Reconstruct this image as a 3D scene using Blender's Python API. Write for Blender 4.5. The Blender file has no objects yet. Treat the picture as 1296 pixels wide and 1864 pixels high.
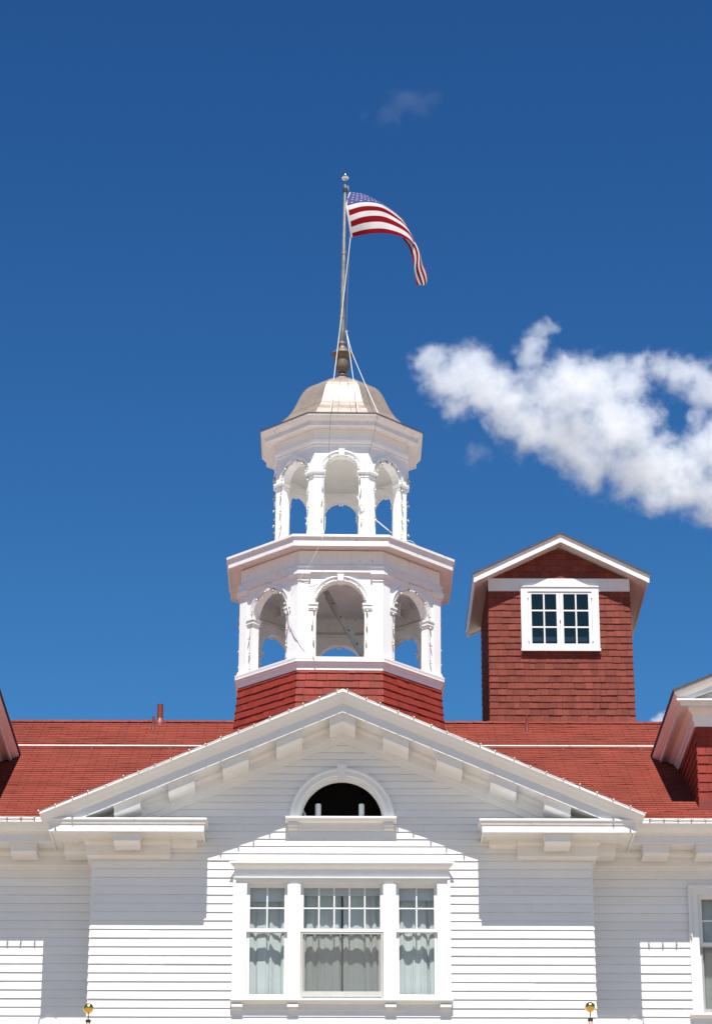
import bpy, math, random
from mathutils import Vector, Matrix
R_ = math.radians
SC = bpy.context.scene
COL = SC.collection
random.seed(7)

# ------------------------------------------------------------------ camera, sky, sun, exposure
F, CU, CV = 5400.0, 648.0, 932.0           # focal length and centre in photograph pixels (1296 x 1864)
TH, PS = R_(22.0), R_(0.55)                # pitch up, yaw to the right
CAM = Vector((-0.175, -40.0, 1.6))
SUN_EL, SUN_AZ = R_(64.5), R_(0.0)         # azimuth measured from straight in front of the facade, + = from the left
EXPOSURE = 0.9
cd = bpy.data.cameras.new('camera'); cam = bpy.data.objects.new('camera', cd); COL.objects.link(cam)
cd.sensor_fit = 'VERTICAL'; cd.sensor_height = 23.3; cd.lens = F / 1864.0 * 23.3
cd.clip_start = 0.5; cd.clip_end = 20000
cam.location = CAM; cam.rotation_euler = (R_(90) + TH, 0, -PS)
SC.camera = cam
SC.view_settings.view_transform = 'Standard'; SC.view_settings.look = 'None'
SC.view_settings.gamma = 1; SC.view_settings.exposure = EXPOSURE

w = bpy.data.worlds.new('World'); SC.world = w; w.use_nodes = True
nt = w.node_tree; nt.nodes.clear()
sky = nt.nodes.new('ShaderNodeTexSky'); sky.sky_type = 'NISHITA'; sky.sun_disc = False
sky.sun_elevation = SUN_EL; sky.sun_rotation = R_(180) + SUN_AZ
sky.altitude = 2300; sky.air_density = 0.5; sky.dust_density = 0.0; sky.ozone_density = 6.0
bg = nt.nodes.new('ShaderNodeBackground'); bg.inputs[1].default_value = 0.085
wo = nt.nodes.new('ShaderNodeOutputWorld')
# deep mountain-air blue: each channel of the sky model given more contrast with elevation
sp = nt.nodes.new('ShaderNodeSeparateColor'); cb = nt.nodes.new('ShaderNodeCombineColor'); nt.links.new(sky.outputs[0], sp.inputs[0])
for i, (p_, k_) in enumerate(((2.3, 1.62), (1.9, 1.36), (1.4, 1.03))):
    a = nt.nodes.new('ShaderNodeMath'); a.operation = 'POWER'; a.inputs[1].default_value = p_; nt.links.new(sp.outputs[i], a.inputs[0])
    b = nt.nodes.new('ShaderNodeMath'); b.operation = 'MULTIPLY'; b.inputs[1].default_value = k_; nt.links.new(a.outputs[0], b.inputs[0])
    c = nt.nodes.new('ShaderNodeMath'); c.operation = 'MINIMUM'; c.inputs[1].default_value = (1.6, 2.6, 4.0)[i]; nt.links.new(b.outputs[0], c.inputs[0])
    nt.links.new(c.outputs[0], cb.inputs[i])
nt.links.new(cb.outputs[0], bg.inputs[0]); nt.links.new(bg.outputs[0], wo.inputs[0])

sl = bpy.data.lights.new('sun', 'SUN'); sl.energy = 4.4; sl.angle = R_(0.53); sl.color = (1.0, 0.965, 0.90)
so = bpy.data.objects.new('sun', sl); COL.objects.link(so)
sd = Vector((-math.sin(SUN_AZ) * math.cos(SUN_EL), -math.cos(SUN_AZ) * math.cos(SUN_EL), math.sin(SUN_EL)))
so.rotation_euler = sd.to_track_quat('Z', 'Y').to_euler(); so.location = sd * 60
cy = SC.cycles
cy.use_denoising = True; cy.max_bounces = 10; cy.diffuse_bounces = 7; cy.glossy_bounces = 3
cy.transmission_bounces = 4; cy.transparent_max_bounces = 12; cy.volume_bounces = 4
cy.sample_clamp_indirect = 8

# ------------------------------------------------------------------ measuring helpers (where a photographed point stands in the world)
CF = Vector((math.sin(PS) * math.cos(TH), math.cos(PS) * math.cos(TH), math.sin(TH)))
CR = Vector((math.cos(PS), -math.sin(PS), 0))
CUP = Vector((-math.sin(PS) * math.sin(TH), -math.cos(PS) * math.sin(TH), math.cos(TH)))
def at(u, v, Y):
    d = CF + CR * ((u - CU) / F) + CUP * ((CV - v) / F)
    return CAM + d * ((Y - CAM.y) / d.y)
def S(Y, z):                                # metres per photograph pixel at that place
    return ((Y - CAM.y) * math.cos(TH) + (z - CAM.z) * math.sin(TH)) / F
def zat(v, Y): return at(622, v, Y).z
def xat(u, v, Y): return at(u, v, Y).x

# ------------------------------------------------------------------ materials
MATS = {}
def mat(name, base, rough=0.6, metal=0.0, var=0.0, vscale=3.0, bump=0.0, bscale=40.0, island=0.0, streak=0.0, spec=0.5, dark=None):
    m = bpy.data.materials.new(name); m.use_nodes = True; t = m.node_tree; N = t.nodes; L = t.links
    b = N['Principled BSDF']; b.inputs['Roughness'].default_value = rough; b.inputs['Metallic'].default_value = metal
    b.inputs['Specular IOR Level'].default_value = spec
    c = N.new('ShaderNodeRGB'); c.outputs[0].default_value = (*base, 1); cur = c.outputs[0]
    tc = N.new('ShaderNodeTexCoord')
    def mul(cur, fac_socket, lo, hi):
        mr = N.new('ShaderNodeMapRange'); mr.inputs['To Min'].default_value = lo; mr.inputs['To Max'].default_value = hi
        L.new(fac_socket, mr.inputs['Value'])
        vm = N.new('ShaderNodeVectorMath'); vm.operation = 'SCALE'
        L.new(cur, vm.inputs[0]); L.new(mr.outputs[0], vm.inputs['Scale']); return vm.outputs[0]
    if var:
        n = N.new('ShaderNodeTexNoise'); n.inputs['Scale'].default_value = vscale; n.inputs['Detail'].default_value = 6
        L.new(tc.outputs['Object'], n.inputs['Vector'])
        mr = N.new('ShaderNodeMapRange'); mr.inputs[1].default_value = 0.3; mr.inputs[2].default_value = 0.7
        L.new(n.outputs['Fac'], mr.inputs[0]); cur = mul(cur, mr.outputs[0], 1 - var, 1 + var)
    if island:
        g = N.new('ShaderNodeNewGeometry'); cur = mul(cur, g.outputs['Random Per Island'], 1 - island, 1 + island)
    if streak:
        mp = N.new('ShaderNodeMapping'); mp.inputs['Scale'].default_value = (9, 9, 0.7)
        n = N.new('ShaderNodeTexNoise'); n.inputs['Scale'].default_value = 1.6; n.inputs['Detail'].default_value = 8
        L.new(tc.outputs['Object'], mp.inputs[0]); L.new(mp.outputs[0], n.inputs['Vector'])
        mr = N.new('ShaderNodeMapRange'); mr.inputs[1].default_value = 0.35; mr.inputs[2].default_value = 0.6
        L.new(n.outputs['Fac'], mr.inputs[0]); cur = mul(cur, mr.outputs[0], 1 - streak, 1.0)
    if dark:                                                # sparse weather specks: (scale, threshold, colour factor)
        n = N.new('ShaderNodeTexNoise'); n.inputs['Scale'].default_value = dark[0]; n.inputs['Detail'].default_value = 3
        L.new(tc.outputs['Object'], n.inputs['Vector'])
        mr = N.new('ShaderNodeMapRange'); mr.inputs[1].default_value = dark[1]; mr.inputs[2].default_value = dark[1] + 0.04
        L.new(n.outputs['Fac'], mr.inputs[0]); cur = mul(cur, mr.outputs[0], 1.0, dark[2])
    L.new(cur, b.inputs['Base Color'])
    if bump:
        n = N.new('ShaderNodeTexNoise'); n.inputs['Scale'].default_value = bscale; n.inputs['Detail'].default_value = 5
        L.new(tc.outputs['Object'], n.inputs['Vector'])
        bp = N.new('ShaderNodeBump'); bp.inputs['Strength'].default_value = 1.0; bp.inputs['Distance'].default_value = bump
        L.new(n.outputs['Fac'], bp.inputs['Height']); L.new(bp.outputs[0], b.inputs['Normal'])
    MATS[name] = m; return m
WHITE = mat('white_paint', (0.77, 0.77, 0.765), 0.45, var=0.02, vscale=2.5, bump=0.0012, bscale=30, island=0.03)
LAP = mat('dark_board_edge', (0.40, 0.375, 0.34), 0.8, var=0.25, vscale=7)
TRIM = mat('white_trim_paint', (0.74, 0.74, 0.735), 0.42, var=0.02, vscale=5, bump=0.0010, bscale=45, streak=0.02)
OLD = mat('weathered_white_paint', (0.74, 0.735, 0.72), 0.5, var=0.03, vscale=6, bump=0.002, bscale=60, streak=0.05, dark=(14, 0.66, 0.72))
BELF = mat('belfry_white_paint', (0.85, 0.845, 0.835), 0.42, var=0.02, vscale=5, bump=0.0014, bscale=40, streak=0.03)
BELFO = mat('belfry_weathered_paint', (0.83, 0.82, 0.80), 0.5, var=0.03, vscale=6, bump=0.002, bscale=60, streak=0.05, dark=(14, 0.66, 0.75))
INNER = mat('belfry_ceiling_paint', (0.84, 0.81, 0.77), 0.6, var=0.05, vscale=4, bump=0.001)
RED = mat('red_wall_shingle', (0.235, 0.029, 0.017), 0.65, var=0.10, vscale=5, bump=0.002, bscale=90, island=0.12, streak=0.12, spec=0.25)
BRICKRED = mat('faded_red_wall_shingle', (0.195, 0.045, 0.031), 0.8, var=0.12, vscale=4, bump=0.002, bscale=90, island=0.16, streak=0.15, spec=0.25)
PIPE = mat('red_painted_metal', (0.185, 0.028, 0.019), 0.5, var=0.08, vscale=12, bump=0.0006)
EDGE = mat('dark_roof_edge', (0.07, 0.055, 0.05), 0.8, var=0.3, vscale=14, bump=0.003, bscale=60)
COPPER = mat('dome_sheet_metal', (0.27, 0.218, 0.18), 0.5, metal=0.25, var=0.10, vscale=3.5, bump=0.010, bscale=7, dark=(9, 0.60, 0.85))
URN = mat('bronze_paint', (0.15, 0.112, 0.085), 0.5, metal=0.1, var=0.15, vscale=12, bump=0.001)
STEEL = mat('galvanised_pole', (0.34, 0.33, 0.31), 0.5, metal=0.6, var=0.18, vscale=14, bump=0.001, streak=0.35)
CHROME = mat('polished_ball_metal', (0.85, 0.83, 0.80), 0.12, metal=1.0, var=0.05, vscale=20)
GOLD = mat('gilded_ball', (0.80, 0.50, 0.13), 0.22, metal=1.0, var=0.06, vscale=20)
POLEB = mat('brown_pole_paint', (0.33, 0.22, 0.17), 0.5, var=0.1, vscale=12)
BLACK = mat('black_metal', (0.02, 0.02, 0.022), 0.5, var=0.2, vscale=10)
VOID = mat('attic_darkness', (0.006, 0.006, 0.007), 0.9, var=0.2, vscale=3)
ROPE = mat('white_rope', (0.72, 0.70, 0.66), 0.8, var=0.08, vscale=60)
WIRE = mat('grey_wire', (0.18, 0.18, 0.17), 0.6, var=0.1, vscale=30)
SOCK = mat('bulb_socket_plastic', (0.012, 0.022, 0.014), 0.5, var=0.1, vscale=60)
BULB = mat('white_glass_bulb', (0.52, 0.48, 0.36), 0.3, var=0.04, vscale=60, spec=0.8)
ALU = mat('ladder_aluminium', (0.36, 0.36, 0.35), 0.42, metal=0.6, var=0.15, vscale=12)
HORN = mat('grey_speaker_plastic', (0.55, 0.55, 0.55), 0.5, var=0.05, vscale=10)
SCREENF = mat('screen_frame_paint', (0.46, 0.45, 0.42), 0.5, var=0.05, vscale=10)
SHADE = mat('roller_shade_cloth', (0.55, 0.57, 0.58), 0.8, var=0.03, vscale=10)
ROOM = mat('room_plaster', (0.22, 0.20, 0.17), 0.8, var=0.1, vscale=1)
GROUND = mat('gravel_and_dry_lawn', (0.30, 0.24, 0.18), 0.9, var=0.25, vscale=0.4, bump=0.02, bscale=6)

def roof_mat():
    m = mat('red_asphalt_shingle', (0.188, 0.036, 0.0225), 0.92, var=0.13, vscale=0.9, bump=0.0015, bscale=220, spec=0.2)
    t = m.node_tree; N = t.nodes; L = t.links; b = N['Principled BSDF']
    src = b.inputs['Base Color'].links[0].from_socket
    uv = N.new('ShaderNodeUVMap'); uv.uv_map = 'UVMap'
    br = N.new('ShaderNodeTexBrick'); br.offset = 0.37; br.offset_frequency = 2
    br.inputs['Color1'].default_value = (0.88, 0.88, 0.88, 1); br.inputs['Color2'].default_value = (1.10, 1.09, 1.08, 1)
    br.inputs['Mortar'].default_value = (0.42, 0.34, 0.34, 1); br.inputs['Scale'].default_value = 1
    br.inputs['Mortar Size'].default_value = 0.006; br.inputs['Mortar Smooth'].default_value = 0.2
    br.inputs['Brick Width'].default_value = 0.305; br.inputs['Row Height'].default_value = 0.127
    L.new(uv.outputs[0], br.inputs['Vector'])
    mx = N.new('ShaderNodeVectorMath'); mx.operation = 'MULTIPLY'; L.new(src, mx.inputs[0]); L.new(br.outputs['Color'], mx.inputs[1])
    n = N.new('ShaderNodeTexNoise'); n.inputs['Scale'].default_value = 90; n.inputs['Detail'].default_value = 2
    L.new(uv.outputs[0], n.inputs['Vector'])
    mr = N.new('ShaderNodeMapRange'); mr.inputs['To Min'].default_value = 0.86; mr.inputs['To Max'].default_value = 1.14
    L.new(n.outputs['Fac'], mr.inputs[0])
    v = N.new('ShaderNodeVectorMath'); v.operation = 'SCALE'; L.new(mx.outputs[0], v.inputs[0]); L.new(mr.outputs[0], v.inputs['Scale'])
    L.new(v.outputs[0], b.inputs['Base Color'])
    return m
ROOF = roof_mat()

def glass_mat(name, tint, refl=1.45, see=1.0):
    m = bpy.data.materials.new(name); m.use_nodes = True; t = m.node_tree; N = t.nodes; L = t.links; N.clear()
    o = N.new('ShaderNodeOutputMaterial'); ge = N.new('ShaderNodeNewGeometry')          # Schlick reflectance, the same from both faces
    f0 = ((refl - 1) / (refl + 1)) ** 2 * 1.6
    dt = N.new('ShaderNodeVectorMath'); dt.operation = 'DOT_PRODUCT'; L.new(ge.outputs['Normal'], dt.inputs[0]); L.new(ge.outputs['Incoming'], dt.inputs[1])
    ab = N.new('ShaderNodeMath'); ab.operation = 'ABSOLUTE'; L.new(dt.outputs['Value'], ab.inputs[0])
    om = N.new('ShaderNodeMath'); om.operation = 'SUBTRACT'; om.inputs[0].default_value = 1.0; L.new(ab.outputs[0], om.inputs[1])
    pw = N.new('ShaderNodeMath'); pw.operation = 'POWER'; pw.inputs[1].default_value = 5.0; L.new(om.outputs[0], pw.inputs[0])
    fr = N.new('ShaderNodeMath'); fr.operation = 'MULTIPLY_ADD'; fr.inputs[1].default_value = 1 - f0; fr.inputs[2].default_value = f0; L.new(pw.outputs[0], fr.inputs[0])
    tr = N.new('ShaderNodeBsdfTransparent'); tr.inputs[0].default_value = (*tint, 1)
    g = N.new('ShaderNodeBsdfGlossy'); g.inputs['Roughness'].default_value = 0.02
    tc = N.new('ShaderNodeTexCoord'); n = N.new('ShaderNodeTexNoise'); n.inputs['Scale'].default_value = 3.0
    bp = N.new('ShaderNodeBump'); bp.inputs['Distance'].default_value = 0.002; L.new(tc.outputs['Object'], n.inputs['Vector'])
    L.new(n.outputs['Fac'], bp.inputs['Height']); L.new(bp.outputs[0], g.inputs['Normal'])
    mx = N.new('ShaderNodeMixShader'); L.new(fr.outputs[0], mx.inputs[0]); L.new(tr.outputs[0], mx.inputs[1]); L.new(g.outputs[0], mx.inputs[2])
    L.new(mx.outputs[0], o.inputs[0]); return m
GLASS = glass_mat('window_glass', (0.90, 0.94, 0.95))
DGLASS = glass_mat('dusty_dark_glass', (0.52, 0.58, 0.74), 1.6)
def cloth(name, col, tl=0.4, rough=0.8):
    m = bpy.data.materials.new(name); m.use_nodes = True; t = m.node_tree; N = t.nodes; L = t.links; N.clear()
    o = N.new('ShaderNodeOutputMaterial'); d = N.new('ShaderNodeBsdfDiffuse'); tr = N.new('ShaderNodeBsdfTranslucent')
    tc = N.new('ShaderNodeTexCoord'); n = N.new('ShaderNodeTexNoise'); n.inputs['Scale'].default_value = 8
    L.new(tc.outputs['Object'], n.inputs['Vector'])
    mr = N.new('ShaderNodeMapRange'); mr.inputs['To Min'].default_value = 0.94; mr.inputs['To Max'].default_value = 1.04
    L.new(n.outputs['Fac'], mr.inputs[0])
    v = N.new('ShaderNodeVectorMath'); v.operation = 'SCALE'; v.inputs[0].default_value = col; L.new(mr.outputs[0], v.inputs['Scale'])
    L.new(v.outputs[0], d.inputs[0]); L.new(v.outputs[0], tr.inputs[0])
    mx = N.new('ShaderNodeMixShader'); mx.inputs[0].default_value = tl; L.new(d.outputs[0], mx.inputs[1]); L.new(tr.outputs[0], mx.inputs[2])
    L.new(mx.outputs[0], o.inputs[0]); return m
CURT = cloth('sheer_curtain_cloth', (0.80, 0.83, 0.80), 0.35)
F_RED = cloth('flag_red', (0.20, 0.008, 0.014), 0.3); F_WHITE = cloth('flag_white', (0.56, 0.55, 0.56), 0.3)
F_BLUE = cloth('flag_blue', (0.062, 0.068, 0.20), 0.3)
def mesh_screen():
    m = bpy.data.materials.new('insect_screen_mesh'); m.use_nodes = True; t = m.node_tree; N = t.nodes; L = t.links; N.clear()
    o = N.new('ShaderNodeOutputMaterial'); d = N.new('ShaderNodeBsdfDiffuse'); d.inputs[0].default_value = (0.16, 0.155, 0.14, 1)
    tr = N.new('ShaderNodeBsdfTransparent'); tc = N.new('ShaderNodeTexCoord')
    n = N.new('ShaderNodeTexNoise'); n.inputs['Scale'].default_value = 5; L.new(tc.outputs['Object'], n.inputs['Vector'])
    mr = N.new('ShaderNodeMapRange'); mr.inputs['To Min'].default_value = 0.34; mr.inputs['To Max'].default_value = 0.48
    L.new(n.outputs['Fac'], mr.inputs[0])
    mx = N.new('ShaderNodeMixShader'); L.new(mr.outputs[0], mx.inputs[0]); L.new(tr.outputs[0], mx.inputs[1]); L.new(d.outputs[0], mx.inputs[2])
    L.new(mx.outputs[0], o.inputs[0]); return m
SCREEN = mesh_screen()

# ------------------------------------------------------------------ mesh helpers
class MB:
    def __init__(s): s.v = []; s.f = []; s.m = []; s.uv = None; s.smooth = False
    def add(s, verts, faces, mi=0):
        o = len(s.v); s.v += [tuple(p) for p in verts]; s.f += [tuple(i + o for i in f) for f in faces]; s.m += [mi] * len(faces); return s
    def box(s, x0, x1, y0, y1, z0, z1, mi=0):
        if x0 > x1: x0, x1 = x1, x0
        if y0 > y1: y0, y1 = y1, y0
        if z0 > z1: z0, z1 = z1, z0
        return s.add([(x0,y0,z0),(x1,y0,z0),(x1,y1,z0),(x0,y1,z0),(x0,y0,z1),(x1,y0,z1),(x1,y1,z1),(x0,y1,z1)],
                     [(0,3,2,1),(4,5,6,7),(0,1,5,4),(1,2,6,5),(2,3,7,6),(3,0,4,7)], mi)
    def hexa(s, p, mi=0):                       # eight corners: bottom loop 0-3, top loop 4-7
        return s.add(p, [(0,3,2,1),(4,5,6,7),(0,1,5,4),(1,2,6,5),(2,3,7,6),(3,0,4,7)], mi)
    def loops(s, loops, close=True, cap=True, mi=0):   # skin through equal-length closed point loops
        n = len(loops[0]); V = [p for l in loops for p in l]; Fc = []
        for i in range(len(loops) - 1):
            for j in range(n if close else n - 1):
                k = (j + 1) % n; Fc.append((i*n+j, i*n+k, (i+1)*n+k, (i+1)*n+j))
        if cap: Fc.append(tuple(range(n))[::-1]); Fc.append(tuple((len(loops)-1)*n + j for j in range(n)))
        return s.add(V, Fc, mi)
    def lathe(s, prof, n=16, c=(0,0,0), a0=0.0, cap=True, mi=0):   # prof [(radius,z)]
        L = [[(c[0]+r*math.cos(a0+2*math.pi*j/n), c[1]+r*math.sin(a0+2*math.pi*j/n), c[2]+z) for j in range(n)] for r, z in prof]
        return s.loops(L, True, cap, mi)
    def octa(s, prof, cap=True, mi=0): return s.lathe(prof, 8, (0,0,0), R_(22.5), cap, mi)
    def tube(s, pts, r, n=6, mi=0):
        L = []; pts = [Vector(p) for p in pts]
        for i, p in enumerate(pts):
            d = (pts[min(i+1, len(pts)-1)] - pts[max(i-1, 0)]).normalized()
            a = d.orthogonal().normalized() if abs(d.z) > 0.98 else d.cross(Vector((0,0,1))).normalized()
            b = d.cross(a).normalized(); rr = r[i] if isinstance(r, (list, tuple)) else r
            L.append([p + a*rr*math.cos(2*math.pi*j/n) + b*rr*math.sin(2*math.pi*j/n) for j in range(n)])
        return s.loops(L, True, True, mi)
    def build(s, name, mats, parent=None, smooth=False, bevel=0):
        me = bpy.data.meshes.new(name); me.from_pydata(s.v, [], s.f)
        for m in (mats if isinstance(mats, (list, tuple)) else [mats]): me.materials.append(m)
        for p, mi in zip(me.polygons, s.m): p.material_index = mi; p.use_smooth = smooth
        if s.uv:
            l = me.uv_layers.new(name='UVMap')
            for p in me.polygons:
                for li in p.loop_indices: l.data[li].uv = s.uv(me.vertices[me.loops[li].vertex_index].co)
        me.update()
        import bmesh
        b = bmesh.new(); b.from_mesh(me); bmesh.ops.recalc_face_normals(b, faces=b.faces); b.to_mesh(me); b.free()
        o = bpy.data.objects.new(name, me); COL.objects.link(o)
        if parent: o.parent = parent
        if smooth:
            pass
        if bevel:
            bm = o.modifiers.new('bevel', 'BEVEL'); bm.width = bevel; bm.segments = 2; bm.limit_method = 'ANGLE'; bm.angle_limit = R_(40)
        return o
def tag(o, label=None, cat=None, group=None, kind=None):
    if label: o['label'] = label
    if cat: o['category'] = cat
    if group: o['group'] = group
    if kind: o['kind'] = kind
    return o
def empty(name, loc=(0,0,0), parent=None):
    o = bpy.data.objects.new(name, None); COL.objects.link(o); o.location = loc; o.empty_display_size = 0.2
    if parent: o.parent = parent
    return o
rnd = random.Random(11)
def shingles(mb, O, U, Nv, span, z0, z1, expo, hole=None, t=0.014, wmin=0.09, wmax=0.19):
    """wood shingles on the plane O + a*U + z*Z, facing Nv; span(z) -> (a0, a1); hole(a0, a1, z0, z1) -> True leaves that one out"""
    O = Vector(O); U = Vector(U); Nv = Vector(Nv); Z = Vector((0,0,1)); z = z0
    while z < z1 - 0.01:
        top = min(z + expo * 1.03, z1); a0, a1 = span((z + top) / 2); b0, b1 = span(z); a = a0; wav = rnd.uniform(-0.002, 0.002)
        k0, k1 = span(top)
        while a < a1 - 0.005:
            wd = rnd.uniform(wmin, wmax)
            if a1 - a - wd < 0.06: wd = a1 - a
            e = a + wd - 0.003; dz = rnd.uniform(-0.004, 0.004) + wav; tt = t * rnd.uniform(0.75, 1.25)
            if hole and top > hole[2] + 0.06 and z < hole[3] - 0.03 and a < hole[1] and e > hole[0]:
                if a < hole[0] - 0.02: e = hole[0]; wd = hole[1] - a
                else: a = max(a, hole[1] - 0.0); e = a + rnd.uniform(wmin, wmax); wd = e - a + 0.003
            if True:
                s0 = b0 if a == a0 else a; s1 = b1 if a + wd >= a1 - 1e-6 else e
                q0 = k0 if a == a0 else a; q1 = k1 if a + wd >= a1 - 1e-6 else e
                P = lambda aa, nn, zz: O + U*aa + Nv*nn + Z*zz
                mb.hexa([P(s0,tt,z+dz), P(s1,tt,z+dz), P(s1,-0.01,z+dz), P(s0,-0.01,z+dz),
                         P(q0,0.003,top), P(q1,0.003,top), P(q1,-0.01,top), P(q0,-0.01,top)])
            a += wd
        z += expo
def siding(mb, Y, zs, spans, face=-1, t=0.0175, seg=3.6):
    """lapped boards on the plane y=Y; zs = list of board bottoms (rising); spans(zb, zt) -> list of (x0, x1)"""
    for i in range(len(zs) - 1):
        z, top = zs[i], zs[i+1]
        for x0, x1 in spans(z, top):
            if x1 - x0 < 0.02: continue
            x = x0 
            cut = [x0]; nx = x0 + rnd.uniform(0.8, seg)
            while nx < x1 - 0.8: cut.append(nx); nx += rnd.uniform(2.0, seg + 1)
            cut.append(x1)
            for a, b in zip(cut[:-1], cut[1:]):
                f0_ = len(mb.f); n = max(1, int((b - a) / 0.7)); tt = t * rnd.uniform(0.88, 1.12)
                L = []
                for k in range(n + 1):
                    xx = a + (b - a) * k / n + (0.0008 if k == 0 else (-0.0008 if k == n else 0))
                    dz = rnd.uniform(-0.0012, 0.0012)
                    L.append([(xx, Y + face*(tt), z + dz), (xx, Y + face*0.002, top + 0.012), (xx, Y - face*0.02, top + 0.012), (xx, Y - face*0.02, z + dz)])
                mb.loops(L)
                for q in range(n): mb.m[f0_ + 4*q + 3] = 1            # the underside of each lap takes the darker second material
def rows(z0, z1, e):
    out = [z0]
    while out[-1] < z1 - 1e-4: out.append(min(out[-1] + e, z1))
    return out
def extrude_y(mb, prof_xz, y0, y1, mi=0): mb.loops([[(x, y0, z) for x, z in prof_xz], [(x, y1, z) for x, z in prof_xz]], mi=mi)
def run_x(mb, prof, x0, x1, mi=0, m0=0.0, m1=0.0):
    """profile [(y, z)] run along x; m0/m1 = mitre: end x shifts by m*(y - y of the wall side)"""
    mb.loops([[(x0 + m0 * y, y, z) for y, z in prof], [(x1 + m1 * y, y, z) for y, z in prof]], mi=mi)

# ------------------------------------------------------------------ main levels
YB, YW = 0.0, 0.55                              # bay wall, wing wall
PF, PL = 0.57, 0.69                             # bay fascia and crown-lip projection
AX = (xat(168, 1600, 0) + xat(1077, 1600, 0)) / 2
WB = (xat(1077, 1600, 0) - xat(168, 1600, 0)) / 2
YWF = YW - 0.55; YWL = YW - 0.73                # wing fascia, wing lip
Z_LIP = zat(1492.5, YWL)
PITCH = R_(30.0)
# ridge: where a 30 degree slope from the lip is seen at v = 1314
lo, hi = 1.0, 12.0
for _ in range(50):
    L_ = (lo + hi) / 2
    if zat(1314, YWL + L_) > Z_LIP + 0.03 + L_ * math.tan(PITCH): lo, hi = L_, hi
    else: lo, hi = lo, L_
RUN = L_; Y_RIDGE = YWL + RUN; Z_RIDGE = Z_LIP + 0.03 + RUN * math.tan(PITCH)
def roof_z(y): return Z_LIP + 0.03 + (y - YWL) * math.tan(PITCH)
print('AX', AX, 'WB', WB, 'ZLIP', Z_LIP, 'RUN', RUN, 'ZR', Z_RIDGE, 'px', S(0, Z_LIP))

# ------------------------------------------------------------------ ground
g = MB(); g.add([(-3000,-3000,0),(3000,-3000,0),(3000,3000,0),(-3000,3000,0)], [(0,1,2,3)])
tag(g.build('ground', GROUND), kind='structure')

hotel = empty('hotel', (0, 0, 0))
tag(hotel, 'white clapboard hotel with red shingle roof, central gable and octagonal belfry', 'hotel')

# ------------------------------------------------------------------ bay wall
Z_GAP = zat(1253, -PL)                          # top of the rake lip at the apex
SLOPE = (Z_GAP - zat(1475, -PL)) / ((xat(1165, 1475, -PL) - xat(78, 1475, -PL)) / 2)
XT = WB + PL                                    # rake tip
print('slope', math.degrees(math.atan(SLOPE)), 'XT', XT, (xat(1165,1475,-PL)-xat(78,1475,-PL))/2)
Z_CRB = zat(1280, -PF - 0.01) - Z_GAP           # crown bottom, relative to the lip
Z_FAB = zat(1296, -PF) - Z_GAP                  # fascia bottom
Z_SID = zat(1349, 0) - Z_GAP                    # where siding starts under the bed mould
Z_RET = zat(1489, -PF - 0.03)                   # pediment return top
Z_REB = zat(1514.5, -PF)                        # its fascia bottom
Z_SPL = zat(1567, 0)                            # board width changes here
LUN_X, LUN_Z = AX - 0.005, zat(1491.5, 0)
LUN_R, LUN_RI = 96.2 * S(0, LUN_Z), 76 * S(0, LUN_Z)
WX0, WX1 = xat(434, 1700, 0), xat(810, 1700, 0)
WZ0, WZ1 = zat(1818, 0), zat(1600, 0)
XI0, XI1 = xat(372, 1500, -PF), xat(877, 1500, -PF)     # inner ends of the returns
def bay_spans(z, t):
    s = [(AX - WB, AX + WB)]
    if t > Z_REB - 0.05:
        hw = (Z_GAP + Z_SID - z) / SLOPE + 0.10
        hw = min(hw, WB)
        s = [(AX - hw, AX + hw)] if hw > 0.05 else []
    def cut(s, a, b):
        o = []
        for x0, x1 in s:
            if b <= x0 or a >= x1: o.append((x0, x1)); continue
            if x0 < a: o.append((x0, a))
            if b < x1: o.append((b, x1))
        return o
    if t > WZ0 and z < WZ1: s = cut(s, WX0, WX1)
    rm = (LUN_R + LUN_RI) / 2 + 0.02
    rm -= 0.02; zm_ = (max(z, LUN_Z) + t) / 2 - LUN_Z
    if t > LUN_Z and zm_ < rm:
        hw = math.sqrt(rm*rm - zm_**2); s = cut(s, LUN_X - hw, LUN_X + hw)
    return s
mb = MB()
zl = [Z_SPL]
while zl[0] > 0.0: zl.insert(0, zl[0] - 0.1215)
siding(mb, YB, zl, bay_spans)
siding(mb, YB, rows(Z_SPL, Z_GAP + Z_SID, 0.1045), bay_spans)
for s_ in (-1, 1):                              # the bay's side cheeks, with corner edge
    x = AX + s_ * WB
    for i in range(len(zl) - 1):
        z, top = zl[i], zl[i+1]
        mb.hexa([(x + s_*0.015, YB-0.012, z), (x + s_*0.015, YW, z), (x - s_*0.02, YW, z), (x - s_*0.02, YB-0.012, z),
                 (x + s_*0.002, YB, top), (x + s_*0.002, YW, top), (x - s_*0.02, YW, top), (x - s_*0.02, YB, top)])
    mb.box(x - 0.02*s_, x + 0.003*s_, YB + 0.02, YW, Z_SPL, Z_RET)
wall = mb.build('wall', [WHITE, LAP], hotel); wall['label'] = 'white clapboard front of the projecting centre bay'

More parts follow.
